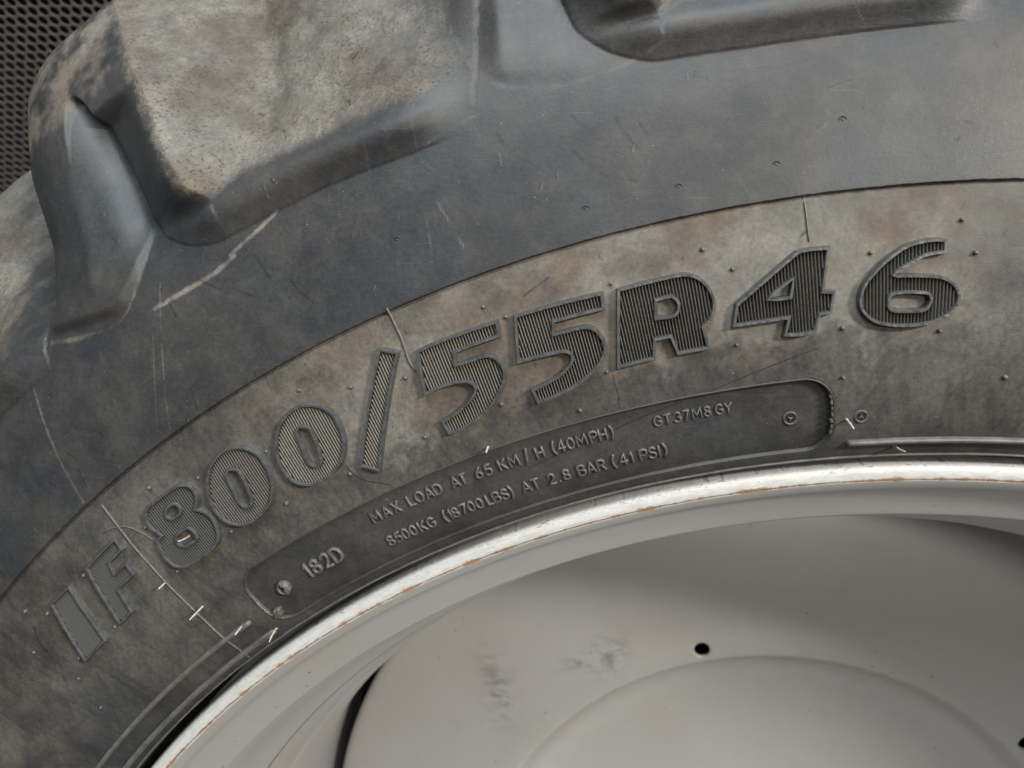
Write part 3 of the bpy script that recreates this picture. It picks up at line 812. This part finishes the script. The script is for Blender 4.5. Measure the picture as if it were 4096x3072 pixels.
GL = {
 'A': [[(0,0),(.36,1),(.72,0)],[(.14,.32),(.58,.32)]], 'B': [[(0,0),(0,1),(.4,1),(.56,.88),(.56,.66),(.4,.54),(0,.54)],[(.4,.54),(.62,.4),(.62,.14),(.44,0),(0,0)]],
 'D': [[(0,0),(0,1),(.36,1),(.62,.78),(.66,.5),(.62,.22),(.36,0),(0,0)]], 'G': [[(.64,.8),(.48,.98),(.24,.98),(.04,.78),(0,.5),(.04,.22),(.24,.02),(.5,.02),(.66,.2),(.66,.44),(.4,.44)]],
 'H': [[(0,0),(0,1)],[(.62,0),(.62,1)],[(0,.5),(.62,.5)]], 'I': [[(0,0),(0,1)]], 'K': [[(0,0),(0,1)],[(.6,1),(.06,.46)],[(.22,.6),(.64,0)]], 'L': [[(0,1),(0,0),(.54,0)]],
 'M': [[(0,0),(.06,1),(.42,.25),(.78,1),(.84,0)]], 'O': [[(.38,1),(.12,.9),(0,.5),(.12,.1),(.38,0),(.64,.1),(.76,.5),(.64,.9),(.38,1)]], 'P': [[(0,0),(0,1),(.42,1),(.6,.86),(.6,.62),(.42,.46),(0,.46)]],
 'R': [[(0,0),(0,1),(.42,1),(.6,.86),(.6,.64),(.42,.5),(0,.5)],[(.34,.5),(.64,0)]], 'S': [[(.56,.84),(.4,1),(.18,1),(.03,.86),(.05,.64),(.28,.53),(.5,.44),(.58,.26),(.5,.08),(.3,0),(.12,.02),(0,.16)]],
 'T': [[(0,1),(.64,1)],[(.32,1),(.32,0)]], 'X': [[(0,0),(.64,1)],[(0,1),(.64,0)]], 'Y': [[(0,1),(.32,.5),(.64,1)],[(.32,.5),(.32,0)]],
 '0': [[(.3,1),(.1,.9),(0,.5),(.1,.1),(.3,0),(.5,.1),(.6,.5),(.5,.9),(.3,1)]], '1': [[(0,.8),(.17,1),(.17,0)]], '2': [[(.02,.76),(.12,.95),(.32,1),(.52,.92),(.56,.7),(.46,.5),(0,0),(.6,0)]],
 '3': [[(.02,.9),(.26,1),(.5,.9),(.52,.66),(.3,.54)],[(.3,.54),(.56,.4),(.56,.14),(.34,0),(.12,.02),(0,.14)]], '4': [[(.46,0),(.46,1),(0,.3),(.66,.3)]], '5': [[(.54,1),(.1,1),(.04,.54),(.3,.62),(.54,.48),(.56,.2),(.38,.02),(.16,0),(0,.1)]],
 '6': [[(.46,1),(.2,.72),(.02,.36),(.06,.1),(.3,0),(.52,.1),(.58,.32),(.48,.54),(.28,.58),(.06,.44)]], '7': [[(0,1),(.58,1),(.2,0)]],
 '8': [[(.3,.54),(.08,.66),(.06,.88),(.3,1),(.52,.88),(.5,.66),(.3,.54),(.04,.4),(.02,.14),(.3,0),(.56,.14),(.54,.4),(.3,.54)]], '.': [[(0,0),(.01,.02)]],
 '/': [[(0,-.25),(.34,1.25)]], '(': [[(.2,1.15),(.04,.8),(0,.5),(.04,.2),(.2,-.15)]], ')': [[(0,1.15),(.16,.8),(.2,.5),(.16,.2),(0,-.15)]]}
def ridge(mb, pts, hw, H, f3):
    """domed ridge along a polyline, f3 maps (x, y, h) to the surface"""
    p = [np.array(q, float) for q in pts]; k = len(p); rws = []
    closed = np.linalg.norm(p[0] - p[-1]) < 1e-6
    def frame(i):
        a = p[i] - p[i-1] if i > 0 else (p[0] - p[-2] if closed else p[1] - p[0])
        b = p[i+1] - p[i] if i < k - 1 else (p[1] - p[0] if closed else p[-1] - p[-2])
        a = a / (np.linalg.norm(a) + 1e-12); b = b / (np.linalg.norm(b) + 1e-12)
        t = a + b; l = np.linalg.norm(t)
        if l < .2: t = b; l = 1
        t = t / l; c = max(.6, float(t @ b)); return t, np.array([-t[1], t[0]]) / c
    S = ((-1, -.08), (-.82, .62), (-.45, .97), (.45, 1.0), (.82, .62), (1, -.08))
    for i in range(k):
        t, nn = frame(i)
        if not closed and i == 0:
            rws.append([f3(*(p[0] - t * hw * .9 + nn * hw * s * .35), h * H * .05) for s, h in S])
            rws.append([f3(*(p[0] - t * hw * .55 + nn * hw * s * .8), h * H * .7) for s, h in S])
        rws.append([f3(*(p[i] + nn * hw * s), h * H) for s, h in S])
        if not closed and i == k - 1:
            rws.append([f3(*(p[k-1] + t * hw * .55 + nn * hw * s * .8), h * H * .7) for s, h in S])
            rws.append([f3(*(p[k-1] + t * hw * .9 + nn * hw * s * .35), h * H * .05) for s, h in S])
    mb.grid(rws)
def small_char(ch, T, rc, hgt, parent):
    mb = MB(); strokes = GL[ch]
    xs = [q[0] for s in strokes for q in s]; cx = (min(xs) + max(xs)) / 2
    cy = 0.5
    f3 = lambda x, y, h: P3(T + x / rc / D2R, rc + y, h - plate_depth(T))
    for s in strokes:
        pts = [((x - cx) * hgt, (y - cy) * hgt) for x, y in s]
        # soften the corners a little
        ridge(mb, pts, hgt * .12, hgt * .22, f3)
    nm = 'raised_digit' if ch.isdigit() else ('raised_letter' if ch.isalpha() else 'raised_mark')
    o = mb.build('small_' + nm, M_TEXT, parent); o['label'] = 'small raised %s "%s" on the load plate' % (('digit' if ch.isdigit() else 'letter' if ch.isalpha() else 'mark'), ch)
    return o
for key, txt, rc, hgt in (('t1', 'MAXLOADAT65KM/H(40MPH)', .6519, .0058), ('t2', '8500KG(18700LBS)AT2.8BAR(41PSI)', .6356, .0058), ('t3', '182D', .6429, .0082), ('t4', 'GT37M8GY', .6520, .0051)):
    for ch, (T, r) in zip(txt, MARK[key]):
        if ch == '1' and key == 't2' and T < -25: T -= .05
        small_char(ch, T, rc if ch != '.' else rc + hgt * .02, hgt, plate)

# ------------------------------------------------------------------ moulded ridges, flash lines, nubs, plugs, whiskers
def arc_ridge(name, T0_, T1_, r, hw, H, mat=M_RIDGE, label=None, wob=.0):
    mb = MB(); n_ = max(6, int(abs(T1_ - T0_) / .5))
    f3 = lambda x, y, h: P3(x / .63 / D2R, y, h)
    pts = [((T0_ + (T1_ - T0_) * i / n_) * D2R * .63, r + wob * (vnoise(i * .7, 3.3, 2) - .5)) for i in range(n_ + 1)]
    ridge(mb, pts, hw, H, f3)
    o = mb.build(name, mat, wheel)
    if label: o['label'] = label
    return o
arc_ridge('bead_ridge', -75, -38.2, .6366, .0018, .0028, label='outer of the two rounded ridges left of the load plate')
arc_ridge('bead_ridge', -75, -37.7, .6230, .0020, .0030, label='inner of the two rounded ridges left of the load plate')
arc_ridge('bead_ridge', -6.7, 30, .6262, .0017, .0036, label='rounded ridge right of the load plate')
arc_ridge('bead_edge_ridge', -80, 40, .6172, .0010, .0016, wob=.0003)
def flash_line(name, pts, hw, H, mat=M_TEXT, label=None):
    mb = MB(); dense = []
    for (a, b), (c, d) in zip(pts[:-1], pts[1:]):
        k = max(2, int(math.hypot((c - a) * D2R * 700, d - b) / 3))
        dense += [(a + (c - a) * i / k, b + (d - b) * i / k) for i in range(k)]
    dense.append(pts[-1])
    f3 = lambda x, y, h: P3(x / .7 / D2R, y, h)
    ridge(mb, [((t * D2R * .7), r / 1000 + 0) for t, r in dense], hw, H, f3)
    o = mb.build(name, mat, wheel)
    if label: o['label'] = label
    return o
flash_line('mould_flash_line', MARK['A'][1:], .00055, .0009, label='long thin mould line between F and 8')
flash_line('mould_flash_line', [MARK['A'][-1], (-39.97, 650), MARK['A2'][0], MARK['A2'][1]], .0007, .0009)
flash_line('mould_flash_line', MARK['A2'][1:], .0006, .0009)
flash_line('mould_flash_line', MARK['B'], .0006, .0011, label='thin mould line left of the first 5')
flash_line('mould_flash_line', MARK['C'], .0005, .0008, M_TEXT)
flash_line('mould_flash_line', MARK['arc'], .00035, .0006, label='curved thin scuff crossing the mould line by the 8')
def thin_cut(name, pts, hw, depth_plate, label):
    mb = MB(); rws = []
    for i, (t, r) in enumerate(pts):
        a = pts[max(0, i - 1)]; b = pts[min(len(pts) - 1, i + 1)]
        d = np.array([(b[0] - a[0]) * D2R * .66, (b[1] - a[1]) / 1000]); d /= np.linalg.norm(d) + 1e-9
        nn = np.array([-d[1], d[0]]) * hw * (0.35 if i in (0, len(pts) - 1) else 1)
        h = .00012 - (plate_depth(t) if depth_plate else 0)
        rws.append([P3(t + s * nn[0] / .66 / D2R, r / 1000 + s * nn[1], h) for s in (-1, 1)])
    mb.grid(rws)
    tag(mb.build(name, M_CUT, wheel), label)
def densify(pts, k=5):
    o = []
    for a, b in zip(pts[:-1], pts[1:]): o += [(a[0] + (b[0]-a[0])*i/k, a[1] + (b[1]-a[1])*i/k) for i in range(k)]
    return o + [pts[-1]]
cut = sorted(MARK['cut'])
thin_cut('thin_cut', densify([p for p in cut if p[1] < 660.5]), .00028, True, 'hairline cut across the load plate text')
thin_cut('thin_cut', densify([p for p in cut if p[1] > 662]), .00022, False, 'hairline cut under the R and 4')
thin_cut('thin_cut', densify(MARK['arc2']), .0002, False, 'curved hairline under the slash')

# vent nubs
def lathe(prof_, n_=14):
    mb = MB(); rws = [[(r * math.cos(2*math.pi*i/n_), r * math.sin(2*math.pi*i/n_), z) for i in range(n_)] for r, z in prof_]
    mb.grid(rws, closed=True); return mb
nub0 = None
for i, (T, r) in enumerate(MARK['nub']):
    if nub0 is None:
        nub0 = lathe([(.0012, -.0004), (.00115, .0006), (.00095, .0013), (.0005, .0017), (.00005, .00175)]).build('vent_nub', M_TEXT, wheel); o = nub0
    else: o = dup(nub0, wheel)
    o.location = P3(T, r / 1000, 0); s = random.uniform(.75, 1.1); o.scale = (s, s, random.uniform(.7, 1.25)); o.rotation_euler = (random.uniform(-.2, .2), random.uniform(-.2, .2), 0)
ring0 = None
for T, r in MARK['ring']:
    if ring0 is None:
        ring0 = lathe([(.0026, -.0002), (.0024, .00010), (.0021, .00010), (.0019, -.0001), (.0007, -.0001), (.0006, .00025), (.00005, .0003)], 20).build('vent_ring', M_RUB, wheel); o = ring0
    else: o = dup(ring0, wheel)
    o.location = P3(T, r / 1000, .0); o.scale = (.8, .8, .45)

# vent plugs: collar, sunken floor and a little three-armed star
def star(mb, R, H, a0):
    V = [(0, 0, H)]; 
    for k in range(6):
        a = a0 + k * math.pi / 3; rr = R if k % 2 == 0 else R * .3
        V += [(rr * math.cos(a), rr * math.sin(a), H * (.55 if k % 2 == 0 else .6)), (rr * 1.05 * math.cos(a), rr * 1.05 * math.sin(a), -.0006)]
    F_ = []
    for k in range(6):
        a, b = 1 + 2*k, 1 + 2*((k+1) % 6)
        F_ += [[0, a, b], [a, a+1, b+1, b]]
    mb.add(V, F_)
for i, (T, r) in enumerate(MARK['screw']):
    big = 1.15 if i == 0 else (1.0 if i == 1 else .92)
    base = -plate_depth(T) if i < 2 else 0
    h = .0022 if i == 0 else .0006
    mb = lathe([(.0036, -.0005), (.0036, h * .7), (.0033, h), (.0027, h), (.0025, h * .6), (.0024, .00012 if i == 0 else .0001)], 26)
    o = mb.build('vent_plug', M_FRAME if i else M_TEXT, wheel)
    o.location = P3(T, r / 1000, base); o.scale = (big,) * 3
    tag(o, ['split rubber plug standing proud at the left end of the load plate', 'round vent plug with star inside the right end of the load plate', 'round vent plug with star right of the load plate'][i])
    fm = lathe([(.0026, .0002), (.00005, .00022)], 26).build('plug_floor', M_HOLE, o)
    sm = MB(); star(sm, .0017, .0011, [2.2, .5, 1.6][i]); sm.build('plug_star', M_RIDGE if i else M_TEXT, o, smooth=False)
# a cap half covering the left plug
pm = MB(); T, r = MARK['screw'][0]
c0 = P3(T, r / 1000, .0016)
ringp = []
for k in range(17):
    a = (-50 + k * 12) * D2R; rr = .0042 + .0004 * math.sin(k * 1.9); ringp.append((c0[0] + rr * math.cos(a), c0[1] + rr * math.sin(a), c0[2] + .0002 * math.sin(k * 2.3)))
inn = [(c0[0] + .0006 + .0015 * math.cos((-50 + k * 12) * D2R) * .5, c0[1] + .0006 + .0012 * math.sin((-50 + k * 12) * D2R), c0[2] + .0007) for k in range(17)]
low = [(x, y, z - .003) for x, y, z in ringp]
pm.grid([low, ringp, inn]); pm.build('torn_plug_cap', M_TEXT, wheel)

# whiskers of pale rubber standing out of the vents
WL = [.0075, .0125, .0105, .0125, .010, .0075, .0115, .0135]
for i, (T, r) in enumerate(MARK['hair']):
    b = Vector(P3(T, r / 1000, -.0006)); L_ = WL[i]
    rad = .00062 if i != 3 else .0006
    bend = Vector((random.uniform(-.12, .12), random.uniform(-.12, .12), 0)) * L_
    mb = MB(); rws = []
    for k in range(9):
        t = k / 8; c = b + Vector((0, 0, L_ * t)) + bend * t * t
        rr = rad * (1.0 - .25 * t) * (1 + .16 * math.sin(i * 3 + k * 2.1))
        if k == 0: rr *= 1.7
        if k == 8: rr *= .55
        rws.append([(c.x + rr * math.cos(2*math.pi*j/8), c.y + rr * math.sin(2*math.pi*j/8), c.z) for j in range(8)])
    mb.grid(rws, closed=True); e = len(mb.V) - 8; mb.F.append([e + j for j in range(8)])
    mb.build('rubber_whisker', M_WHISK, wheel)

# torn flash round the ends of the plate
def flap(pts_outer, pts_inner, thick, mat):
    mb = MB(); a = [P3(t, r / 1000, h) for t, r, h in pts_outer]; b = [P3(t, r / 1000, h) for t, r, h in pts_inner]
    a2 = [(x, y, z - thick) for x, y, z in a]; b2 = [(x, y, z - thick) for x, y, z in b]
    mb.grid([a2, a, b, b2, a2]); return mb.build('torn_flash', mat, wheel, smooth=True)
def cap_pt(side, t):
    """point on the rounded end of the plate, t from -1 (bottom) to 1 (top)"""
    a = t * 90 * D2R
    T_end = PT0 if side < 0 else PT1
    rr = .0135
    y = t * PH; c = math.cos(a) if abs(t) > .45 else 1
    x = (1 - min(1, max(0, (abs(y) - (PH - rr)) / rr)) ** 2) ** .5
    return T_end + (-side) * rr * (1 - x) / PRM / D2R, (PRM + y) * 1000
rnd = random.Random(5)
for side, lo, hi, k_ in ((-1, -.85, .62, 11), (1, -.55, .60, 7)):
    for k in range(k_):
        t0 = lo + (hi - lo) * k / k_; t1 = t0 + (hi - lo) / k_ * rnd.uniform(.5, .95)
        if side > 0: t1 = t0 + (hi - lo) / k_ * rnd.uniform(.6, 1.1)
        mid = (t0 + t1) / 2
        A = [cap_pt(side, q) for q in (t0, mid, t1)]
        inn_ = rnd.uniform(.02, .05) if side < 0 else rnd.uniform(.05, .17)
        out = .04 if side < 0 else .06
        O_ = [(a + side * out, r, .0001) for a, r in A]
        I_ = [(A[0][0] - side * inn_ * rnd.uniform(.5, 1), A[0][1] + rnd.uniform(-.5, .5), rnd.uniform(.0002, .0009)), (A[1][0] - side * inn_, A[1][1], rnd.uniform(.0004, .0012)), (A[2][0] - side * inn_ * rnd.uniform(.4, 1), A[2][1] + rnd.uniform(-.5, .5), rnd.uniform(.0002, .0008))]
        flap(O_, I_, .0004, M_PALE if side < 0 and k < 7 else M_TEXT)
# lump of rubber smeared over the lower left corner of the plate
mb = MB(); Tb, rb_ = -36.55, .6312; rws = []
for k, (s, h) in enumerate(((1, -.002), (1.0, .0012), (.86, .0019), (.5, .0021), (.02, .0022))):
    rws.append([P3(Tb + s * (.29 + .06 * math.sin(j * 2.1) + .04 * math.cos(j * 1.3)) * math.cos(j * math.pi / 9), rb_ + s * (.0030 + .0005 * math.sin(j * 1.7)) * math.sin(j * math.pi / 9) + s * .0012 * math.cos(j * math.pi / 9), h + .0002 * math.sin(j * 2.7 + k)) for j in range(18)])
mb.grid(rws, closed=True); tag(mb.build('torn_flash', M_TEXT, wheel), 'flat lump of torn rubber at the lower left corner of the plate')

# ------------------------------------------------------------------ rim, flange, disc
def revolve(prof_, T0_, T1_, dT):
    n_ = int(round((T1_ - T0_) / dT)); V = []; 
    a = (np.linspace(T0_, T1_, n_ + 1)) * D2R
    p = np.array(prof_)
    X_ = np.stack([p[None, :, 0] * np.sin(a)[:, None], p[None, :, 0] * np.cos(a)[:, None], np.repeat(p[None, :, 1], len(a), 0)], -1)
    return X_.reshape(-1, 3), grid_faces(len(a), len(p))
fl_prof = smooth_prof([(.602,-.030),(.6082,-.022),(.6102,-.010),(.6103,-.004),(.6096,-.0006),(.6075,.0006),(.6050,.0008),(.6028,.0003),(.6010,-.0006)], .0006)
V, Fc = revolve(fl_prof, -180, 180, .5)
fo = mesh_np('rim_flange', V, Fc, M_FLANGE, wheel); fo['label'] = 'bright worn lip of the rim with an orange rust seam'
bp = smooth_prof([(.6014,-.0007),(.6000,-.0014),(.5975,-.0035),(.5952,-.0060),(.5945,-.0072),(.590,-.0150),(.5805,-.0230),(.5706,-.0292),(.5694,-.0308),(.5640,-.0420),(.5520,-.0720),(.5392,-.0965),(.5380,-.0990),(.5290,-.1180),(.5215,-.1395),(.5200,-.1435),(.5160,-.1520),(.5080,-.1800),(.5010,-.2250),(.4990,-.30),(.4990,-.42)], .002, (4, 8, 12))
V, Fc = revolve(bp, -180, 180, .6)
bo = mesh_np('rim_barrel', V, Fc, M_PAINT, wheel, dict(smudge=np.zeros(len(V)), barrel=np.ones(len(V))))

DP = smooth_prof([(.480,-.335),(.4845,-.322),(.482,-.316),(.470,-.3105),(.43,-.300),(.38,-.2905),(.34,-.2860),(.322,-.2838),(.312,-.2841),(.3065,-.2857),(.3020,-.2900),(.2935,-.3025),(.2865,-.3125),(.279,-.3200),(.265,-.3285),(.246,-.3360),(.22,-.3410),(.19,-.344),(.12,-.345),(.06,-.345)], .004)
DP = np.array(DP)
HR, HT0, HRAD = .3195, -15.8, .0077
dT = 1.0
hole_rows = np.where((DP[:, 0] > HR - .0125) & (DP[:, 0] < HR + .0125))[0]; r0, r1 = hole_rows.min(), hole_rows.max()
aa = np.arange(-180, 180, dT) + (HT0 % 1.0)
nA = len(aa); nP = len(DP)
Xd = np.stack([DP[None, :, 0] * np.sin(aa*D2R)[:, None], DP[None, :, 0] * np.cos(aa*D2R)[:, None], np.repeat(DP[None, :, 1], nA, 0)], -1).reshape(-1, 3)
mb = MB(); mb.V = [tuple(v) for v in Xd]
hcs = [HT0 + 60 * k for k in range(-2, 4)]
hole_c = []
skip = set(); 
for hc in hcs:
    ic = int(round((hc - aa[0]) / dT)); i0, i1 = ic - 2, ic + 2
    for i in range(i0, i1):
        for j in range(r0, r1): skip.add((i % nA, j))
    hole_c.append((ic, i0, i1))
for i in range(nA):
    for j in range(nP - 1):
        if (i, j) in skip: continue
        k = (i + 1) % nA
        mb.F.append([i*nP + j, i*nP + j + 1, k*nP + j + 1, k*nP + j])
zd = lambda r: float(np.interp(-r, -DP[5:, 0], DP[5:, 1]))
for ic, i0, i1 in hole_c:
    hc = aa[0] + ic * dT
    cx, cy = HR * math.sin(hc * D2R), HR * math.cos(hc * D2R)
    lp = [(i % nA, r0) for i in range(i0, i1)] + [(i1 % nA, j) for j in range(r0, r1)] + [(i % nA, r1) for i in range(i1, i0, -1)] + [(i0 % nA, j) for j in range(r1, r0, -1)]
    idx = [i*nP + j for i, j in lp]
    ang = [math.atan2(mb.V[q][1] - cy, mb.V[q][0] - cx) for q in idx]
    st = len(mb.V); K = len(idx)
    # refine: circle with K points at evenly spread angles close to the block's
    a_un = np.unwrap(ang); full = np.linspace(a_un[0], a_un[0] + math.copysign(2*math.pi, a_un[-1] - a_un[0]), K + 1)[:-1]
    mixa = .5 * a_un + .5 * full
    for lev in range(4):
        for a in mixa:
            rr = [HRAD + .0006, HRAD, HRAD, HRAD][lev]; x, y = cx + rr * math.cos(a), cy + rr * math.sin(a)
            mb.V.append((x, y, zd(math.hypot(x, y)) - [0, .0003, .002, .0035][lev]))
    for q in range(K):
        w = (q + 1) % K
        mb.F.append([st + q, st + w, idx[w], idx[q]])
        for lev in range(3): mb.F.append([st + (lev+1)*K + q, st + (lev+1)*K + w, st + lev*K + w, st + lev*K + q])
disc = mb.build('wheel_disc', M_PAINT, wheel, dict(barrel=0.0)); disc['label'] = 'dished grey disc inside the rim with round bolt holes'
dv = np.array(mb.V)
def px_blob(cx, cy, sx, sy, rot):
    x = dv[:, 0] - cx; y = dv[:, 1] - cy; c, s = math.cos(rot), math.sin(rot)
    u = (x * c + y * s) / sx; v = (-x * s + y * c) / sy
    return np.exp(-(u*u + v*v))
SMUDGE = [(-.290, .242, .017, .040, .25), (-.177, .292, .018, .024, -.5), (-.198, .283, .026, .008, .3)]
sm_ = np.zeros(len(dv))
for b_ in SMUDGE: sm_ = np.maximum(sm_, px_blob(*b_))
a = disc.data.attributes.new('smudge', 'FLOAT', 'POINT'); a.data.foreach_set('value', sm_.astype(np.float32))
V, Fc = revolve([(.499, -.42), (.40, -.43), (.05, -.43)], -180, 180, 5)
mesh_np('rim_back', V, Fc, M_HOLE, wheel)

# ------------------------------------------------------------------ perforated grille of the machine behind
gr = tag(empty('perforated_grille'), 'dark grey perforated steel grille with round holes behind the tyre', 'grille')
def camray(px, py):
    d = Vector(((px - 2048) / 2983.9, -(py - 1536) / 2983.9, -1.0))
    return (WM.to_3x3() @ (CAM_R.to_3x3() @ d)).normalized()
cpos = WM @ CAM_P
d0 = camray(120, 330)
CR = WM.to_3x3() @ CAM_R.to_3x3()
e1 = CR @ Vector((.828, -.561, 0)); e1 = (e1 - d0 * e1.dot(d0)).normalized()
v2 = e1.cross(d0); 
dn = CR @ Vector((-.561, -.828, 0))
if v2.dot(dn) < 0: v2 = -v2
TA = 43.5 * D2R
e2 = v2 * math.cos(TA) + d0 * math.sin(TA)
n3 = e1.cross(e2).normalized()
if n3.dot(d0) > 0: n3 = -n3
GD = 1.22
g0 = cpos + d0 * GD
pitch = 40.9 / 2983.9 * GD * d0.dot(CR @ Vector((0, 0, -1))) * 1.0
gr.matrix_world = Matrix.Translation(g0) @ Matrix((e1, e2, n3)).transposed().to_4x4()
rot = 9.5 * D2R
hr = pitch * .42
mb = MB()
ca, sa = math.cos(rot), math.sin(rot)
for iu in range(-24, 25):
    for iv in range(-22, 23):
        u = (iu + .5 * (iv % 2)) * pitch; v = iv * pitch * .866
        if abs(u) > .27 or abs(v) > .27: continue
        x0, y0 = u * ca - v * sa, u * sa + v * ca
        st = len(mb.V); K = 18
        R6 = pitch / math.sqrt(3)
        for lev in range(3):
            for k in range(K):
                a = k * 2 * math.pi / K + math.pi / 2
                if lev == 0:
                    # point on the hexagon
                    f = (a - math.pi / 2) % (math.pi / 3) - math.pi / 6
                    rr = R6 * math.cos(math.pi / 6) / math.cos(f)
                else: rr = hr
                aa_ = a + rot
                mb.V.append((x0 + rr * math.cos(aa_), y0 + rr * math.sin(aa_), 0 if lev < 2 else -.0018))
        for lev in range(2):
            for k in range(K):
                q = (k + 1) % K
                mb.F.append([st + lev*K + k, st + lev*K + q, st + (lev+1)*K + q, st + (lev+1)*K + k])
sheet = mb.build('perforated_sheet', M_GRILL, gr, smooth=False)
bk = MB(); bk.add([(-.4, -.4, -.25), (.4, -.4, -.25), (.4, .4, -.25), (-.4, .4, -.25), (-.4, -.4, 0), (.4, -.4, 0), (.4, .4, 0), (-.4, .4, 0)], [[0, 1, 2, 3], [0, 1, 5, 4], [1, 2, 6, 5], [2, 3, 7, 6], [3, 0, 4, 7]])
bk.build('dark_housing', plain_mat('shade_black_housing', (.006, .006, .006), .9), gr, smooth=False)  # near-black colour puts the shade behind the holes into the housing

# ------------------------------------------------------------------ the floor the wheel stands on
fb = MB(); fb.add([(-8, -8, 0), (8, -8, 0), (8, 8, 0), (-8, 8, 0)], [[0, 1, 2, 3]])
tag(fb.build('floor', M_FLOOR, None, smooth=False), kind='structure')
